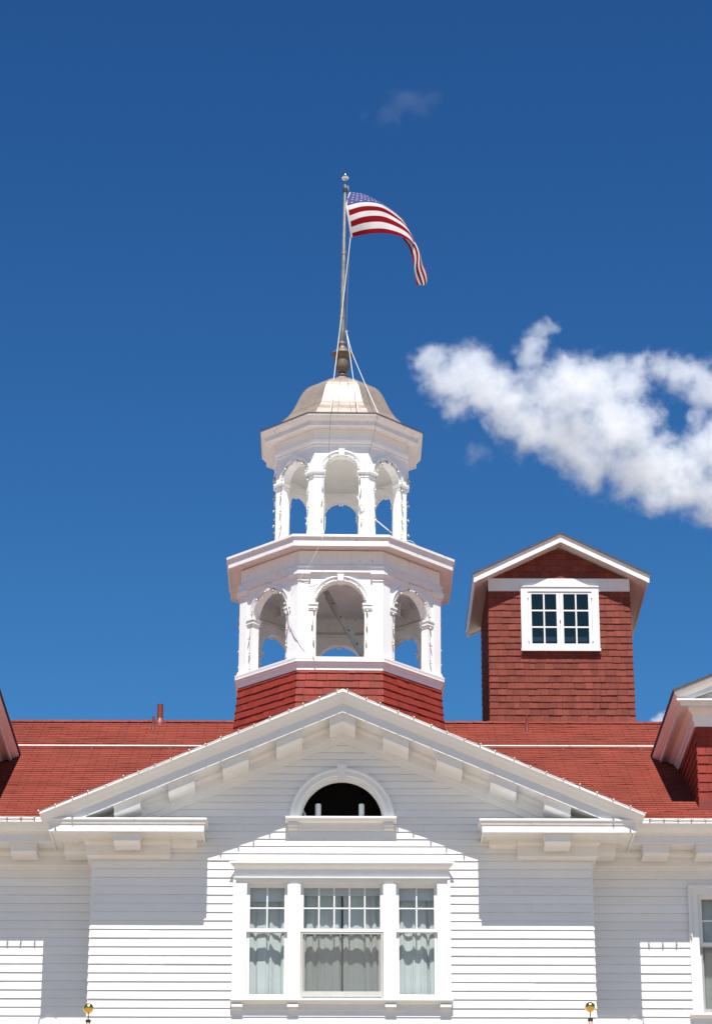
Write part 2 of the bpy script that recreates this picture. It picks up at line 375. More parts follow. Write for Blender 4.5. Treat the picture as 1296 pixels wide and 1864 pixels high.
# ------------------------------------------------------------------ wing walls
WIN_R = dict(x0=xat(1271, 1700, YW), z0=zat(1845, YW), z1=zat(1628, YW))
WIN_R['x1'] = WIN_R['x0'] + 0.86
XE = 11.5
def wing_spans(z, t):
    s = [(AX + WB, AX + XE)]
    if t > WIN_R['z0'] and z < WIN_R['z1']: s = [(AX + WB, WIN_R['x0']), (WIN_R['x1'], AX + XE)]
    return s
zoff = zat(1600, YW)
zw = [zoff]
while zw[0] > 0: zw.insert(0, zw[0] - 0.1215)
zw += rows(zoff, Z_LIP - 0.25, 0.1215)[1:]
Z_BACKWALL = Z_LIP - 0.3
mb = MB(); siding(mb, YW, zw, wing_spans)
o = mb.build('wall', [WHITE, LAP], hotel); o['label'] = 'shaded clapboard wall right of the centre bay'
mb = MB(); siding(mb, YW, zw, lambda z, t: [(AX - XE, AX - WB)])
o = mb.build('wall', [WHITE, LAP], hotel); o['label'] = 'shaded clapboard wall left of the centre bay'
YBACK = Y_RIDGE + RUN - 0.7
mb = MB()
mb.box(AX - XE, AX + XE, YBACK, YBACK + 0.15, 0, Z_LIP)
for s_ in (-1, 1):
    x = AX + s_ * XE
    mb.add([(x, YW, 0), (x, YBACK, 0), (x, YBACK, Z_LIP), (x, Y_RIDGE, Z_RIDGE - 0.1), (x, YW, Z_LIP)], [(0,1,2,3,4)])
mb.build('wall', WHITE, hotel)
mb = MB()                                        # rooms behind the windows
mb.box(AX - 3.3, AX + 3.3, 2.6, 2.7, WZ0 - 1.0, WZ1 + 0.3); mb.box(AX - 3.3, AX + 3.3, 0.03, 2.7, WZ1 + 0.25, WZ1 + 0.3)
mb.box(AX - 3.3, AX + 3.3, 0.03, 2.7, WZ0 - 1.0, WZ0 - 0.95)
mb.box(AX + WB + 0.1, AX + XE - 0.1, 3.0, 3.1, WZ0 - 1.0, WZ1 + 0.3)
mb.build('room', ROOM, hotel)

# ------------------------------------------------------------------ main roof
def shingle_slope(mb, x0, x1, y0, z0, run, pitch, expo=0.127, dirn=1, clip=None):
    n = int(run / math.cos(pitch) / expo) + 1; c, s = math.cos(pitch), math.sin(pitch)
    nx = max(2, int((x1 - x0) / 0.152))
    for k in range(n):
        s0 = k * expo; s1 = min((k + 1) * expo, run / c)
        if s1 - s0 < 0.005: continue
        lift = [rnd.uniform(0.004, 0.006) + (rnd.uniform(0.002, 0.006) if rnd.random() < 0.07 else 0) for _ in range(nx + 1)]
        if rnd.random() < 0.25:
            a = rnd.randrange(nx); bb = a + rnd.randrange(3, 25)
            for q in range(a, min(bb, nx + 1)): lift[q] += 0.003
        V = []
        for i in range(nx + 1):
            x = x0 + (x1 - x0) * i / nx; dz = rnd.uniform(-0.003, 0.003)
            def P(ss, h): return (x, y0 + dirn*(ss*c - h*s), z0 + ss*s + h*c)
            V += [P(s0 + dz, 0.0), P(s0 + dz, lift[i]), P(s1 + 0.004, 0.0005)]
        Fc = []
        for i in range(nx):
            a = 3*i; b = a + 3
            if clip and clip(V[a][0]) and clip(V[b][0]) and clip(V[a][0], V[a+2][2]) and clip(V[b][0], V[b+2][2]): continue
            Fc += [(a, b, b+1, a+1), (a+1, b+1, b+2, a+2)]
        mb.add(V, Fc)
def under_gable(x, z=None):
    zg = Z_GAP - SLOPE * abs(x - AX) - 0.14
    return abs(x - AX) < XT - 0.2 and (z is None or z < zg)
mb = MB(); z_r0 = Z_LIP + 0.03
shingle_slope(mb, AX - XE - 0.4, AX + XE + 0.4, YWL, z_r0, RUN, PITCH, clip=under_gable)
shingle_slope(mb, AX - XE - 0.4, AX + XE + 0.4, Y_RIDGE + RUN, z_r0, RUN, PITCH, dirn=-1)
# deck below the courses
yv = lambda z: YWL + (z - z_r0) / math.tan(PITCH)
zv = Z_GAP - 0.15; xo = XT - 0.25; zo = Z_GAP - 0.15 - SLOPE * xo
dk = lambda x, z: (x, yv(z), z - 0.03)
mb.add([dk(AX-XE-0.4, z_r0), dk(AX-xo, z_r0), dk(AX-xo, max(zo, z_r0)), dk(AX, zv), dk(AX+xo, max(zo, z_r0)), dk(AX+xo, z_r0), dk(AX+XE+0.4, z_r0),
        dk(AX+XE+0.4, Z_RIDGE), dk(AX, Z_RIDGE), dk(AX-XE-0.4, Z_RIDGE), (AX+XE+0.4, Y_RIDGE+RUN, z_r0-0.03), (AX-XE-0.4, Y_RIDGE+RUN, z_r0-0.03)],
       [(0,1,2,3,8,9),(3,4,5,6,7,8),(9,8,7,10,11)])
x = AX - XE - 0.4                                  # ridge caps
while x < AX + XE + 0.4:
    h = rnd.uniform(0.003, 0.008); y = Y_RIDGE
    for d in (-1, 1):
        mb.add([(x, y, Z_RIDGE+0.018+h), (x+0.26, y, Z_RIDGE+0.014), (x+0.26, y+d*0.14, Z_RIDGE-0.062), (x, y+d*0.14, Z_RIDGE-0.062+h)], [(0,1,2,3)])
        mb.add([(x, y, Z_RIDGE+0.018+h), (x, y+d*0.14, Z_RIDGE-0.062+h), (x, y+d*0.14, Z_RIDGE-0.09), (x, y, Z_RIDGE)], [(0,1,2,3)])
    x += 0.25
cp = math.cos(PITCH)
mb.uv = lambda co: (co.x, ((co.y - YWL) / cp) if co.y <= Y_RIDGE else ((Y_RIDGE*2 - YWL - co.y) / cp))
roof = mb.build('roof', ROOF, hotel); roof['label'] = 'long red shingled roof behind the gable'

# pediment roof, running back into the main roof
mb = MB(); y_end = YWL + (Z_GAP - 0.04 - z_r0) / math.tan(PITCH) + 0.4
for s_ in (-1, 1):
    pts = [(AX, -PL + 0.03, Z_GAP + 0.004), (AX + s_*(XT + 0.0), -PL + 0.03, Z_GAP + 0.004 - SLOPE*XT), (AX + s_*XT, 0.3, Z_GAP + 0.004 - SLOPE*XT), (AX, y_end, Z_GAP + 0.004)]
    lowr = [(p[0], p[1], p[2] - 0.02) for p in pts]
    mb.loops([pts, lowr])
mb.uv = lambda co: (co.y, abs(co.x - AX) * 1.09)
mb.build('gable_roof', ROOF, hotel)

# ------------------------------------------------------------------ raking cornice of the pediment
def rake(mb, prof, x_in=0.0, end=None, mi=0):
    """prof [(p, dz)] (projection from wall, height under lip); mitred at apex and at the tip like the eave that turns the corner"""
    for s_ in (-1, 1):
        A = [(AX + s_*x_in, -p, Z_GAP + dz - SLOPE*x_in) for p, dz in prof]
        B = []
        for p, dz in prof:
            xe = (WB + p) if end is None else end
            B.append((AX + s_*xe, -p, Z_GAP + dz - SLOPE*xe))
        mb.loops([A, B], mi=mi)
ped = MB()
crown = [(PF - 0.02, -0.005), (PL - 0.035, -0.005), (PL - 0.035, -0.004), (PL, -0.004), (PL + 0.002, -0.042), (PL - 0.012, -0.046), (PL - 0.03, -0.075),
         (PL - 0.055, -0.105), (PL - 0.075, -0.135), (PF + 0.03, Z_CRB + 0.02), (PF + 0.012, Z_CRB), (PF - 0.02, Z_CRB)]
rake(ped, crown)
rake(ped, [(PF - 0.03, Z_CRB + 0.05), (PF, Z_CRB + 0.05), (PF, Z_FAB), (PF - 0.03, Z_FAB)])
Z_SOF = Z_FAB + 0.02
rake(ped, [(-0.02, Z_SOF + 0.03), (PF - 0.01, Z_SOF + 0.03), (PF - 0.01, Z_SOF), (-0.02, Z_SOF)])         # soffit
# bed mould and rake frieze
rake(ped, [(-0.01, Z_SOF + 0.01), (0.13, Z_SOF + 0.01), (0.125, Z_SOF - 0.03), (0.10, Z_SOF - 0.06), (0.075, Z_SOF - 0.075), (0.07, Z_SOF - 0.20),
           (0.045, Z_SOF - 0.205), (0.04, Z_SID - 0.03), (-0.01, Z_SID - 0.03)], end=WB + 0.03)
# eave crown going back along each side of the bay roof
for s_ in (-1, 1):
    zt = Z_GAP - SLOPE * XT
    pr = [(p, dz) for p, dz in crown]
    L0 = [(AX + s_*(WB + p), -p, Z_GAP + dz - SLOPE*(WB + p)) for p, dz in pr]
    L1 = [(AX + s_*(WB + p), 0.2, Z_GAP + dz - SLOPE*(WB + p)) for p, dz in pr]
    ped.loops([L0, L1])
pediment = ped.build('pediment', TRIM, hotel); pediment['label'] = 'white raking cornice of the big front gable'
def mod_rake(xc, apex=False):
    m = MB(); hw = 0.178; y0, y1 = -0.50, -0.06; top = Z_SOF - 0.003
    def zz(x, d): return Z_GAP + d - SLOPE * abs(x)
    fh, bh = 0.125, 0.155
    xs = [-hw, 0, hw] if apex else [-hw, hw]
    L = []
    for x in xs:
        X = xc + x
        L.append([(AX + X, y0, zz(X, top)), (AX + X, y0, zz(X, top - fh)), (AX + X, y0 + 0.10, zz(X, top - fh - 0.035)), (AX + X, y1, zz(X, top - bh - 0.02)), (AX + X, y1, zz(X, top))])
    m.loops(L)
    hw2 = hw + 0.012; L = []
    xs = [-hw2, 0, hw2] if apex else [-hw2, hw2]
    for x in xs:
        X = xc + x
        L.append([(AX + X, y0 - 0.013, zz(X, top)), (AX + X, y0 - 0.013, zz(X, top - 0.03)), (AX + X, y1 + 0.01, zz(X, top - 0.03)), (AX + X, y1 + 0.01, zz(X, top))])
    m.loops(L)
    return m.build('modillion', TRIM, pediment)
mod_rake(0.0, True)
for k in range(1, 5):
    for s_ in (-1, 1): mod_rake(s_ * 0.742 * k)

# horizontal returns of the pediment
def end_block(mb, xa, xb, y0, y1, z0, z1): mb.box(xa, xb, y0, y1, z0, z1)
for s_, xin in ((-1, XI0), (1, XI1)):
    c = MB(); xo = AX + s_ * (WB + PF)
    xin_f = xin
    # box of the return: fascia, soffit, sloping top
    c.box(xo, xin_f, -PF - 0.004, -PF + 0.03, Z_REB, Z_RET - 0.02)
    c.box(xo - s_*0.031, xin_f, -PF + 0.03, 0.0, Z_REB + 0.02, Z_REB + 0.05)
    c.box(xin_f, xin_f + s_*0.03, -PF + 0.03, 0.0, Z_REB, Z_RET - 0.02)
    # small crown with lip
    lp = PF + 0.036
    prof = [(-PF + 0.03, Z_RET - 0.012), (-lp, Z_RET - 0.012), (-lp, Z_RET - 0.030), (-lp + 0.012, Z_RET - 0.042), (-PF - 0.014, Z_RET - 0.085), (-PF + 0.03, Z_RET - 0.085)]
    e_in = xin - s_ * 0.036
    c.loops([[(xo, y, z) for y, z in prof], [(e_in + s_*(lp + y), y, z) for y, z in prof]])
    c.hexa([(xo, -lp, Z_RET - 0.012), (e_in, -lp, Z_RET - 0.012), (e_in, 0, Z_RET - 0.012), (xo, 0, Z_RET - 0.012),
            (xo, -lp, Z_RET), (e_in, -lp, Z_RET), (e_in, 0, Z_RET + 0.10), (xo, 0, Z_RET + 0.10)])
    # side fascia round the corner
    c.box(xo, xo - s_*0.03, -PF + 0.031, YW - 0.03, Z_REB, Z_RET - 0.013)
    c.box(xo - s_*0.002, xo - s_*0.032, -PF + 0.031, YW - 0.03, Z_RET - 0.013, Z_GAP - SLOPE*(WB+PF) + Z_CRB + 0.05)
    c.box(xo - s_*0.03, AX + s_*WB, 0.001, YW, Z_REB + 0.021, Z_REB + 0.05)
    cor = c.build('cornice_return', OLD, hotel, bevel=0.003)
    # bed board against the wall, stepped
    c = MB(); xw = AX + s_ * WB
    xb = xat(311 if s_ < 0 else 941, 1540, -0.1)
    prof = [(0.0, Z_REB + 0.02), (-0.13, Z_REB + 0.02), (-0.125, Z_REB - 0.02), (-0.10, Z_REB - 0.05), (-0.085, Z_REB - 0.055), (-0.085, Z_REB - 0.20), (-0.05, Z_REB - 0.235), (0.0, Z_REB - 0.24)]
    c.loops([[(xw - s_*y, y, z) for y, z in prof], [(xb, y, z) for y, z in prof]])
    c.loops([[(xw - s_*y, y, z) for y, z in prof], [(xw - s_*y, YW, z) for y, z in prof]])
    prof = [(0.0, Z_REB + 0.02), (-0.11, Z_REB + 0.02), (-0.10, Z_REB - 0.04), (-0.06, Z_REB - 0.07), (-0.05, Z_REB - 0.09), (0, Z_REB - 0.09)]
    c.loops([[(xb - 0.002*s_, y, z) for y, z in prof], [(xat(359 if s_ < 0 else 890, 1540, -0.05), y, z) for y, z in prof]])
    c.build('bed_mould', TRIM, cor)
    for uc in ((232,) if s_ < 0 else (1014,)):
        xc = xat(uc, 1525, -0.4); m = MB(); zt = Z_REB + 0.018
        m.loops([[(xx, -0.50, zt), (xx, -0.50, zt - 0.125), (xx, -0.40, zt - 0.16), (xx, -0.13, zt - 0.165), (xx, -0.13, zt)] for xx in (xc - 0.178, xc + 0.178)])
        m.box(xc - 0.19, xc + 0.19, -0.513, -0.14, zt - 0.03, zt)
        m.build('modillion', TRIM, cor)

# wing eaves
Z_WCB = zat(1519, YWF - 0.01); Z_WFB = zat(1534, YWF)
for s_ in (-1, 1):
    c = MB(); xa = AX + s_ * (WB + PF - 0.0); xb = AX + s_ * (XE + 0.4)
    xa2 = AX + s_ * (WB + 0.02)
    prof = [(YWF + 0.05, Z_LIP), (YWL, Z_LIP), (YWL - 0.002, Z_LIP - 0.035), (YWL + 0.012, Z_LIP - 0.04), (YWL + 0.05, Z_LIP - 0.09), (YWL + 0.11, Z_LIP - 0.14),
            (YWF - 0.02, Z_WCB + 0.02), (YWF - 0.01, Z_WCB), (YWF + 0.05, Z_WCB)]
    run_x(c, prof, xa, xb)
    c.box(xa, xb, YWL - 0.004, YWL + 0.03, Z_LIP + 0.002, Z_LIP + 0.034)
    c.box(xa, xb, YWF, YWF + 0.03, Z_WFB, Z_WCB + 0.03)
    c.box(xa, xb, YWF + 0.03, YW + 0.02, Z_WFB + 0.015, Z_WFB + 0.045)
    eave = c.build('eave_cornice', TRIM, hotel); eave['label'] = 'white eave cornice %s of the gable' % ('left' if s_ < 0 else 'right')
    c = MB()
    prof = [(YW + 0.01, Z_WFB + 0.013), (YW - 0.14, Z_WFB + 0.013), (YW - 0.135, Z_WFB - 0.03), (YW - 0.10, Z_WFB - 0.06), (YW - 0.085, Z_WFB - 0.07), (YW - 0.08, Z_WFB - 0.20),
            (YW - 0.045, Z_WFB - 0.215), (YW - 0.04, Z_WFB - 0.26), (YW + 0.01, Z_WFB - 0.26)]
    run_x(c, prof, xa2, xb); c.build('frieze', TRIM, eave)
    x0c = xat(44, 1545, YW - 0.45) if s_ < 0 else xat(1193, 1545, YW - 0.45)
    for k in range(-1, 7):
        xc = x0c + s_ * 0.742 * k; zt = Z_WFB + 0.013
        if abs(xc - AX) > XE: continue
        m = MB()
        m.loops([[(xx, YW - 0.485, zt), (xx, YW - 0.485, zt - 0.125), (xx, YW - 0.40, zt - 0.155), (xx, YW - 0.14, zt - 0.16), (xx, YW - 0.14, zt)] for xx in (xc - 0.178, xc + 0.178)])
        m.box(xc - 0.19, xc + 0.19, YW - 0.498, YW - 0.15, zt - 0.03, zt)
        m.build('modillion', TRIM, eave)

# ------------------------------------------------------------------ lunette
def arc(r, n=28, a0=0, a1=180): return [(r*math.cos(R_(a0 + (a1-a0)*i/n)), r*math.sin(R_(a0 + (a1-a0)*i/n))) for i in range(n+1)]
def arch_band(mb, cx, cz, steps, z_down=0.0, n=30, mapf=None):
    """steps: [(r, y)] closed profile swept round a half circle"""
    L = []
    for i in range(n + 1):
        a = math.pi * i / n
        L.append([(cx + r*math.cos(a), y, cz + r*math.sin(a)) for r, y in steps])
    if z_down:
        L.insert(0, [(cx + r, y, cz - z_down) for r, y in steps]); L.append([(cx - r, y, cz - z_down) for r, y in steps])
    if mapf: L = [[mapf(*p) for p in l] for l in L]
    mb.loops(L)
mb = MB()
arch_band(mb, LUN_X, LUN_Z, [(LUN_R, 0.02), (LUN_R, -0.055), (LUN_R - 0.025, -0.058), (LUN_R - 0.05, -0.045), (LUN_RI + 0.045, -0.045), (LUN_RI + 0.03, -0.03),
                             (LUN_RI + 0.008, -0.028), (LUN_RI, -0.015), (LUN_RI, 0.05), (LUN_RI - 0.02, 0.05), (LUN_RI - 0.02, 0.10), (LUN_RI + 0.03, 0.10)], 0.06)
lun = mb.build('lunette_window', TRIM, hotel); lun['label'] = 'half-round attic opening in the gable'
mb = MB(); kx = 9 * S(0, LUN_Z)
mb.hexa([(LUN_X - kx*0.72, -0.075, LUN_Z + LUN_RI - 0.01), (LUN_X + kx*0.72, -0.075, LUN_Z + LUN_RI - 0.01), (LUN_X + kx*0.72, 0, LUN_Z + LUN_RI - 0.01), (LUN_X - kx*0.72, 0, LUN_Z + LUN_RI - 0.01),
         (LUN_X - kx*1.05, -0.085, LUN_Z + LUN_R + 0.045), (LUN_X + kx*1.05, -0.085, LUN_Z + LUN_R + 0.045), (LUN_X + kx*1.05, 0, LUN_Z + LUN_R + 0.045), (LUN_X - kx*1.05, 0, LUN_Z + LUN_R + 0.045)])
mb.build('keystone', TRIM, lun, bevel=0.003)
mb = MB(); sx0, sx1 = xat(519.6, 1490, -0.14), xat(722, 1490, -0.14); zs = zat(1485, -0.15)
run_x(mb, [(0.12, zs), (-0.15, zs - 0.004), (-0.15, zs - 0.03), (-0.125, zs - 0.036), (-0.11, zs - 0.06), (-0.085, zs - 0.075), (0.0, zs - 0.075)], sx0, sx1)
mb.box(sx0 + 0.03, sx1 - 0.03, -0.03, 0.0, zs - 0.17, zs - 0.075)
for xa in (sx0 + 0.035, sx1 - 0.035 - 0.145):
    mb.box(xa, xa + 0.145, -0.10, -0.03, zs - 0.125, zs - 0.076)
    mb.box(xa + 0.006, xa + 0.139, -0.07, -0.03, zs - 0.165, zs - 0.125)
mb.build('sill', TRIM, lun, bevel=0.002)
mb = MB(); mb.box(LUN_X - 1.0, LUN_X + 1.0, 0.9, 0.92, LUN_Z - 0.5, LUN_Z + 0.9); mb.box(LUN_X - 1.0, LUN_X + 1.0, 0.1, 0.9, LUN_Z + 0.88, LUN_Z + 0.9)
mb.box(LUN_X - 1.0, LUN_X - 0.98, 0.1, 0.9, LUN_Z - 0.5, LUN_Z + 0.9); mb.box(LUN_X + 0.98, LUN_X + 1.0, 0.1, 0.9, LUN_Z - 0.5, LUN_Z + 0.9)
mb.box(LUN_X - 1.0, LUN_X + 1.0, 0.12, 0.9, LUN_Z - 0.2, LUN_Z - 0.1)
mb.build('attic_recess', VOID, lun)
for u0, u1 in ((574, 584.6), (653, 663.2)):
    mb = MB(); zc = zat(1464, 0.16); xc = (xat(u0, 1475, 0.16) + xat(u1, 1475, 0.16)) / 2; r = (xat(u1, 1475, 0.16) - xat(u0, 1475, 0.16)) / 2
    mb.lathe([(r, LUN_Z - 0.1), (r, zc - 0.01), (r*0.85, zc)], 12, (xc, 0.16, 0))
    mb.build('vent_post', TRIM, lun, smooth=False)
mb = MB(); mb.tube([at(548, 1470, 0.2), at(556, 1486, 0.16)], 0.02); mb.build('brace', TRIM, lun)

# ------------------------------------------------------------------ triple window of the bay
PX = S(0, WZ0)
def ux(u, v=1700, y=0.0): return xat(u, v, y)
win = MB()
cas0, cas1 = ux(425, 1700), ux(818.5, 1700)
zt = zat(1600, -0.04); zb = zat(1817, -0.05)
g0, g1, g2, g3, g4, g5 = ux(449), ux(523), ux(547), ux(697.5), ux(721), ux(796)
z_hd = zat(1607, -0.03)
# outer casing with back-band, head, two mullions
for a, b in ((cas0, g0), (g5, cas1)): win.box(a, b, -0.04, 0.12, zb, zt)
win.box(g0, g5, -0.04, 0.12, z_hd, zt)
for a, b in ((g1, g2), (g3, g4)):
    win.box(a, b, -0.036, 0.12, zb, z_hd); win.box(a + 0.03, b - 0.03, -0.048, -0.036, zb, z_hd - 0.02)
for a, b in ((cas0 - 0.012, cas0 + 0.028), (cas1 - 0.028, cas1 + 0.012)): win.box(a, b, -0.062, -0.04, zb, zt)
win.box(cas0 + 0.03, cas1 - 0.03, -0.055, -0.04, zt - 0.03, zt)
triple = win.build('window', TRIM, hotel, bevel=0.002); triple['label'] = 'wide triple sash window with white casing in the centre bay'
h = MB(); hx0, hx1 = ux(417.7, 1570, -0.12), ux(827, 1570, -0.12); zh = zat(1567.7, -0.13)
i0, i1 = ux(427, 1580), ux(817, 1580)
prof = [(0.0, zh + 0.02), (-0.13, zh), (-0.132, zh - 0.022), (-0.115, zh - 0.03), (-0.10, zh - 0.055), (-0.065, zh - 0.085), (-0.05, zh - 0.09), (0.0, zh - 0.09)]
h.loops([[(hx0 + (0.132 + y) * 1.0 * (1 if True else 0), y, z) for y, z in prof], [(hx1 - (0.132 + y), y, z) for y, z in prof]])
h.box(i0, i1, -0.045, 0.0, zt - 0.001, zh - 0.088)
run_x(h, [(-0.04, zt + 0.03), (-0.075, zt + 0.022), (-0.075, zt + 0.008), (-0.06, zt), (-0.04, zt - 0.004)], i0 - 0.01, i1 + 0.01)
h.build('header', TRIM, triple)
h = MB(); s0, s1 = ux(419, 1820, -0.1), ux(825, 1820, -0.1); zs = zat(1817, -0.11)
run_x(h, [(0.1, zs + 0.02), (-0.11, zs), (-0.11, zs - 0.028), (-0.095, zs - 0.034), (-0.08, zs - 0.055), (-0.05, zs - 0.07), (0, zs - 0.07)], s0, s1)
h.box(s0 + 0.02, s1 - 0.02, -0.025, 0, zs - 0.15, zs - 0.07)
for uc in (432, 533, 711, 811):
    xc = ux(uc, 1830); h.box(xc - 0.077, xc + 0.077, -0.085, -0.025, zs - 0.115, zs - 0.072); h.box(xc - 0.07, xc + 0.07, -0.06, -0.025, zs - 0.145, zs - 0.115)
h.build('sill', TRIM, triple, bevel=0.002)
def sash(xa, xb, z0, z1, y, cols, rws, fr=0.045, rail=None, parent=triple, m=TRIM, glass=GLASS, mu=0.010, d=0.035, bot=None):
    s = MB(); rail = rail or fr; bot = bot if bot is not None else rail
    s.box(xa, xa + fr, y, y + d, z0, z1); s.box(xb - fr, xb, y, y + d, z0, z1)
    s.box(xa + fr, xb - fr, y + 0.001, y + d, z0, z0 + bot); s.box(xa + fr, xb - fr, y + 0.001, y + d, z1 - rail, z1)
    for i in range(1, cols):
        x = xa + fr + (xb - xa - 2*fr) * i / cols; s.box(x - mu, x + mu, y + 0.004, y + d - 0.006, z0 + bot, z1 - rail)
    for j in range(1, rws):
        z = z0 + bot + (z1 - z0 - rail - bot) * j / rws; s.box(xa + fr, xb - fr, y + 0.005, y + d - 0.007, z - mu, z + mu)
    o = s.build('sash', m, parent)
    p = MB(); p.add([(xa + fr*0.8, y + d*0.6, z0 + bot*0.8), (xb - fr*0.8, y + d*0.6, z0 + bot*0.8), (xb - fr*0.8, y + d*0.6, z1 - rail*0.8), (xa + fr*0.8, y + d*0.6, z1 - rail*0.8)], [(0,1,2,3)])
    p.build('pane', glass, parent)
    return o
z_meet = zat(1692.5, 0.0)
zbs = zb + 0.004
for a, b, cols in ((g0, g1, 2), (g2, g3, 5), (g4, g5, 2)):
    sash(a, b, z_meet - 0.022, z_hd, 0.03, cols, 2, fr=0.042, rail=0.055, bot=0.045, mu=0.009)
for a, b in ((g0, g1), (g4, g5)):
    sash(a + 0.002, b - 0.002, zbs, z_meet + 0.02, 0.068, 1, 1, fr=0.040, rail=0.04, bot=0.075)
sash(g2 + 0.03, g3 - 0.03, zbs + 0.03, z_meet + 0.02, 0.068, 1, 1, fr=0.03, rail=0.04, bot=0.05)
s = MB(); s.box(g2 + 0.004, g2 + 0.032, 0.036, 0.06, zbs, z_meet - 0.024); s.box(g3 - 0.032, g3 - 0.004, 0.036, 0.06, zbs, z_meet - 0.024)
s.box(g2 + 0.032, g3 - 0.032, 0.037, 0.06, zbs + 0.035, zbs + 0.11); s.box(g2 + 0.032, g3 - 0.032, 0.037, 0.06, z_meet - 0.05, z_meet - 0.024)
s.build('screen_frame', SCREENF, triple)
s = MB(); s.add([(g2 + 0.03, 0.05, zbs + 0.1), (g3 - 0.03, 0.05, zbs + 0.1), (g3 - 0.03, 0.05, z_meet - 0.04), (g2 + 0.03, 0.05, z_meet - 0.04)], [(0,1,2,3)])
s.build('insect_screen', SCREEN, triple)
for a, b, dz in ((g0, g1, 0.19), (g2, g3, 0.11), (g4, g5, 0.17)):
    s = MB(); s.box(a + 0.03, b - 0.03, 0.135, 0.14, z_hd - 0.02 - dz, z_hd); s.box(a + 0.03, b - 0.03, 0.133, 0.143, z_hd - 0.035 - dz, z_hd - 0.018 - dz)
    s.build('roller_shade', SHADE, triple)

def curtain(x0, x1, z0, z1, y, folds, amp, seed, gap=None, lean=0.0):
    r = random.Random(seed); m = MB(); n = int((x1 - x0) / 0.006); nz = 26
    ph = [r.uniform(0, 6.28) for _ in range(6)]; L = []
    V = []; Fc = []
    for j in range(nz + 1):
        t = j / nz; z = z0 + (z1 - z0) * t
        for i in range(n + 1):
            q = i / n; w_ = q + (0.16/folds)*math.sin(9.3*q + ph[0]) + (0.10/folds)*math.sin(23*q + ph[5] + 0.8*t) + lean*(1 - t)*(q - 0.5)
            a = amp * (0.55 + 0.45*(1 - t)) * (0.72 + 0.34*math.sin(2.1*folds*q + ph[2]) + 0.2*math.sin(5.1*q*folds + ph[1]))
            yy = y + a*math.sin(2*math.pi*folds*w_ + ph[1] + 0.5*math.sin(2.2*t + ph[2])) + 0.35*a*math.sin(2*math.pi*folds*2.3*w_ + ph[3] + t) + 0.2*a*math.sin(5*t + 7*q)
            V.append((x0 + (x1 - x0)*q + 0.3*a*math.sin(2*math.pi*folds*w_ + ph[4]), yy, z))
    for j in range(nz):
        for i in range(n):
            if gap and gap[0] < (i + 0.5) / n < gap[1]: continue
            k = j*(n+1) + i; Fc.append((k, k+1, k+n+2, k+n+1))
    m.add(V, Fc); return m
CUR = [('pale gathered curtain behind the left narrow pane of the triple window', g0 - 0.02, g1 + 0.03, 3.5, 0.030, 3, None),
       ('pale pleated curtains with a slit between them behind the wide middle sash', g2 - 0.02, g3 + 0.02, 9, 0.022, 5, (0.492, 0.515)),
       ('pale gathered curtain behind the right narrow pane of the triple window', g4 - 0.03, g5 + 0.02, 4, 0.034, 8, None)]
for lab, a, b, fo, am, sd_, gp in CUR:
    o = curtain(a, b, WZ0 - 0.2, z_hd + 0.02, 0.215, fo, am, sd_, gp).build('curtain', CURT, smooth=True)
    tag(o, lab, 'curtain', 'curtains in the windows')

# ------------------------------------------------------------------ wing window (right)
wr = MB(); x0, x1 = WIN_R['x0'], WIN_R['x1']; za, zb2 = WIN_R['z0'], WIN_R['z1']
xc0 = xat(1255, 1700, YW)
cw = x0 - xc0
for a, b in ((x0 - cw, x0), (x1, x1 + cw)): wr.box(a, b, YW - 0.04, YW + 0.12, za, zb2)
wr.box(x0 - cw, x1 + cw, YW - 0.042, YW + 0.12, zb2 - 0.001, zb2 + cw)
wr.box(x0 - cw - 0.012, x0 - cw + 0.03, YW - 0.062, YW - 0.04, za, zb2 + cw); wr.box(x1 + cw - 0.03, x1 + cw + 0.012, YW - 0.062, YW - 0.04, za, zb2 + cw)
wr.box(x0 - cw, x1 + cw, YW - 0.064, YW - 0.042, zb2 + cw - 0.03, zb2 + cw + 0.012)
wwin = wr.build('window', TRIM, hotel, bevel=0.002); wwin['label'] = 'tall sash window at the right edge of the picture'
wr = MB(); run_x(wr, [(YW + 0.1, za + 0.02), (YW - 0.11, za), (YW - 0.11, za - 0.03), (YW - 0.08, za - 0.055), (YW - 0.05, za - 0.07), (YW, za - 0.07)], x0 - cw - 0.05, x1 + cw + 0.05)
wr.box(x0 - cw, x1 + cw, YW - 0.03, YW, za - 0.14, za - 0.07); wr.build('sill', TRIM, wwin)
zm = zat(1717, YW)
sash(x0 + 0.01, x1 - 0.01, zm - 0.02, zb2, YW + 0.03, 3, 2, fr=0.05, parent=wwin, mu=0.009)
sash(x0 + 0.012, x1 - 0.012, za + 0.01, zm + 0.02, YW + 0.068, 1, 1, fr=0.05, bot=0.08, parent=wwin)
s = MB(); s.add([(x0 + 0.03, YW + 0.05, za + 0.03), (x1 - 0.03, YW + 0.05, za + 0.03), (x1 - 0.03, YW + 0.05, zm - 0.03), (x0 + 0.03, YW + 0.05, zm - 0.03)], [(0,1,2,3)])
s.build('insect_screen', SCREEN, wwin)
o = curtain(x0 - 0.02, x1 + 0.02, za - 0.1, zb2 + 0.02, YW + 0.215, 6, 0.028, 21).build('curtain', CURT, smooth=True)
tag(o, 'pale pleated curtain in the sash window at the right edge', 'curtain', 'curtains in the windows')

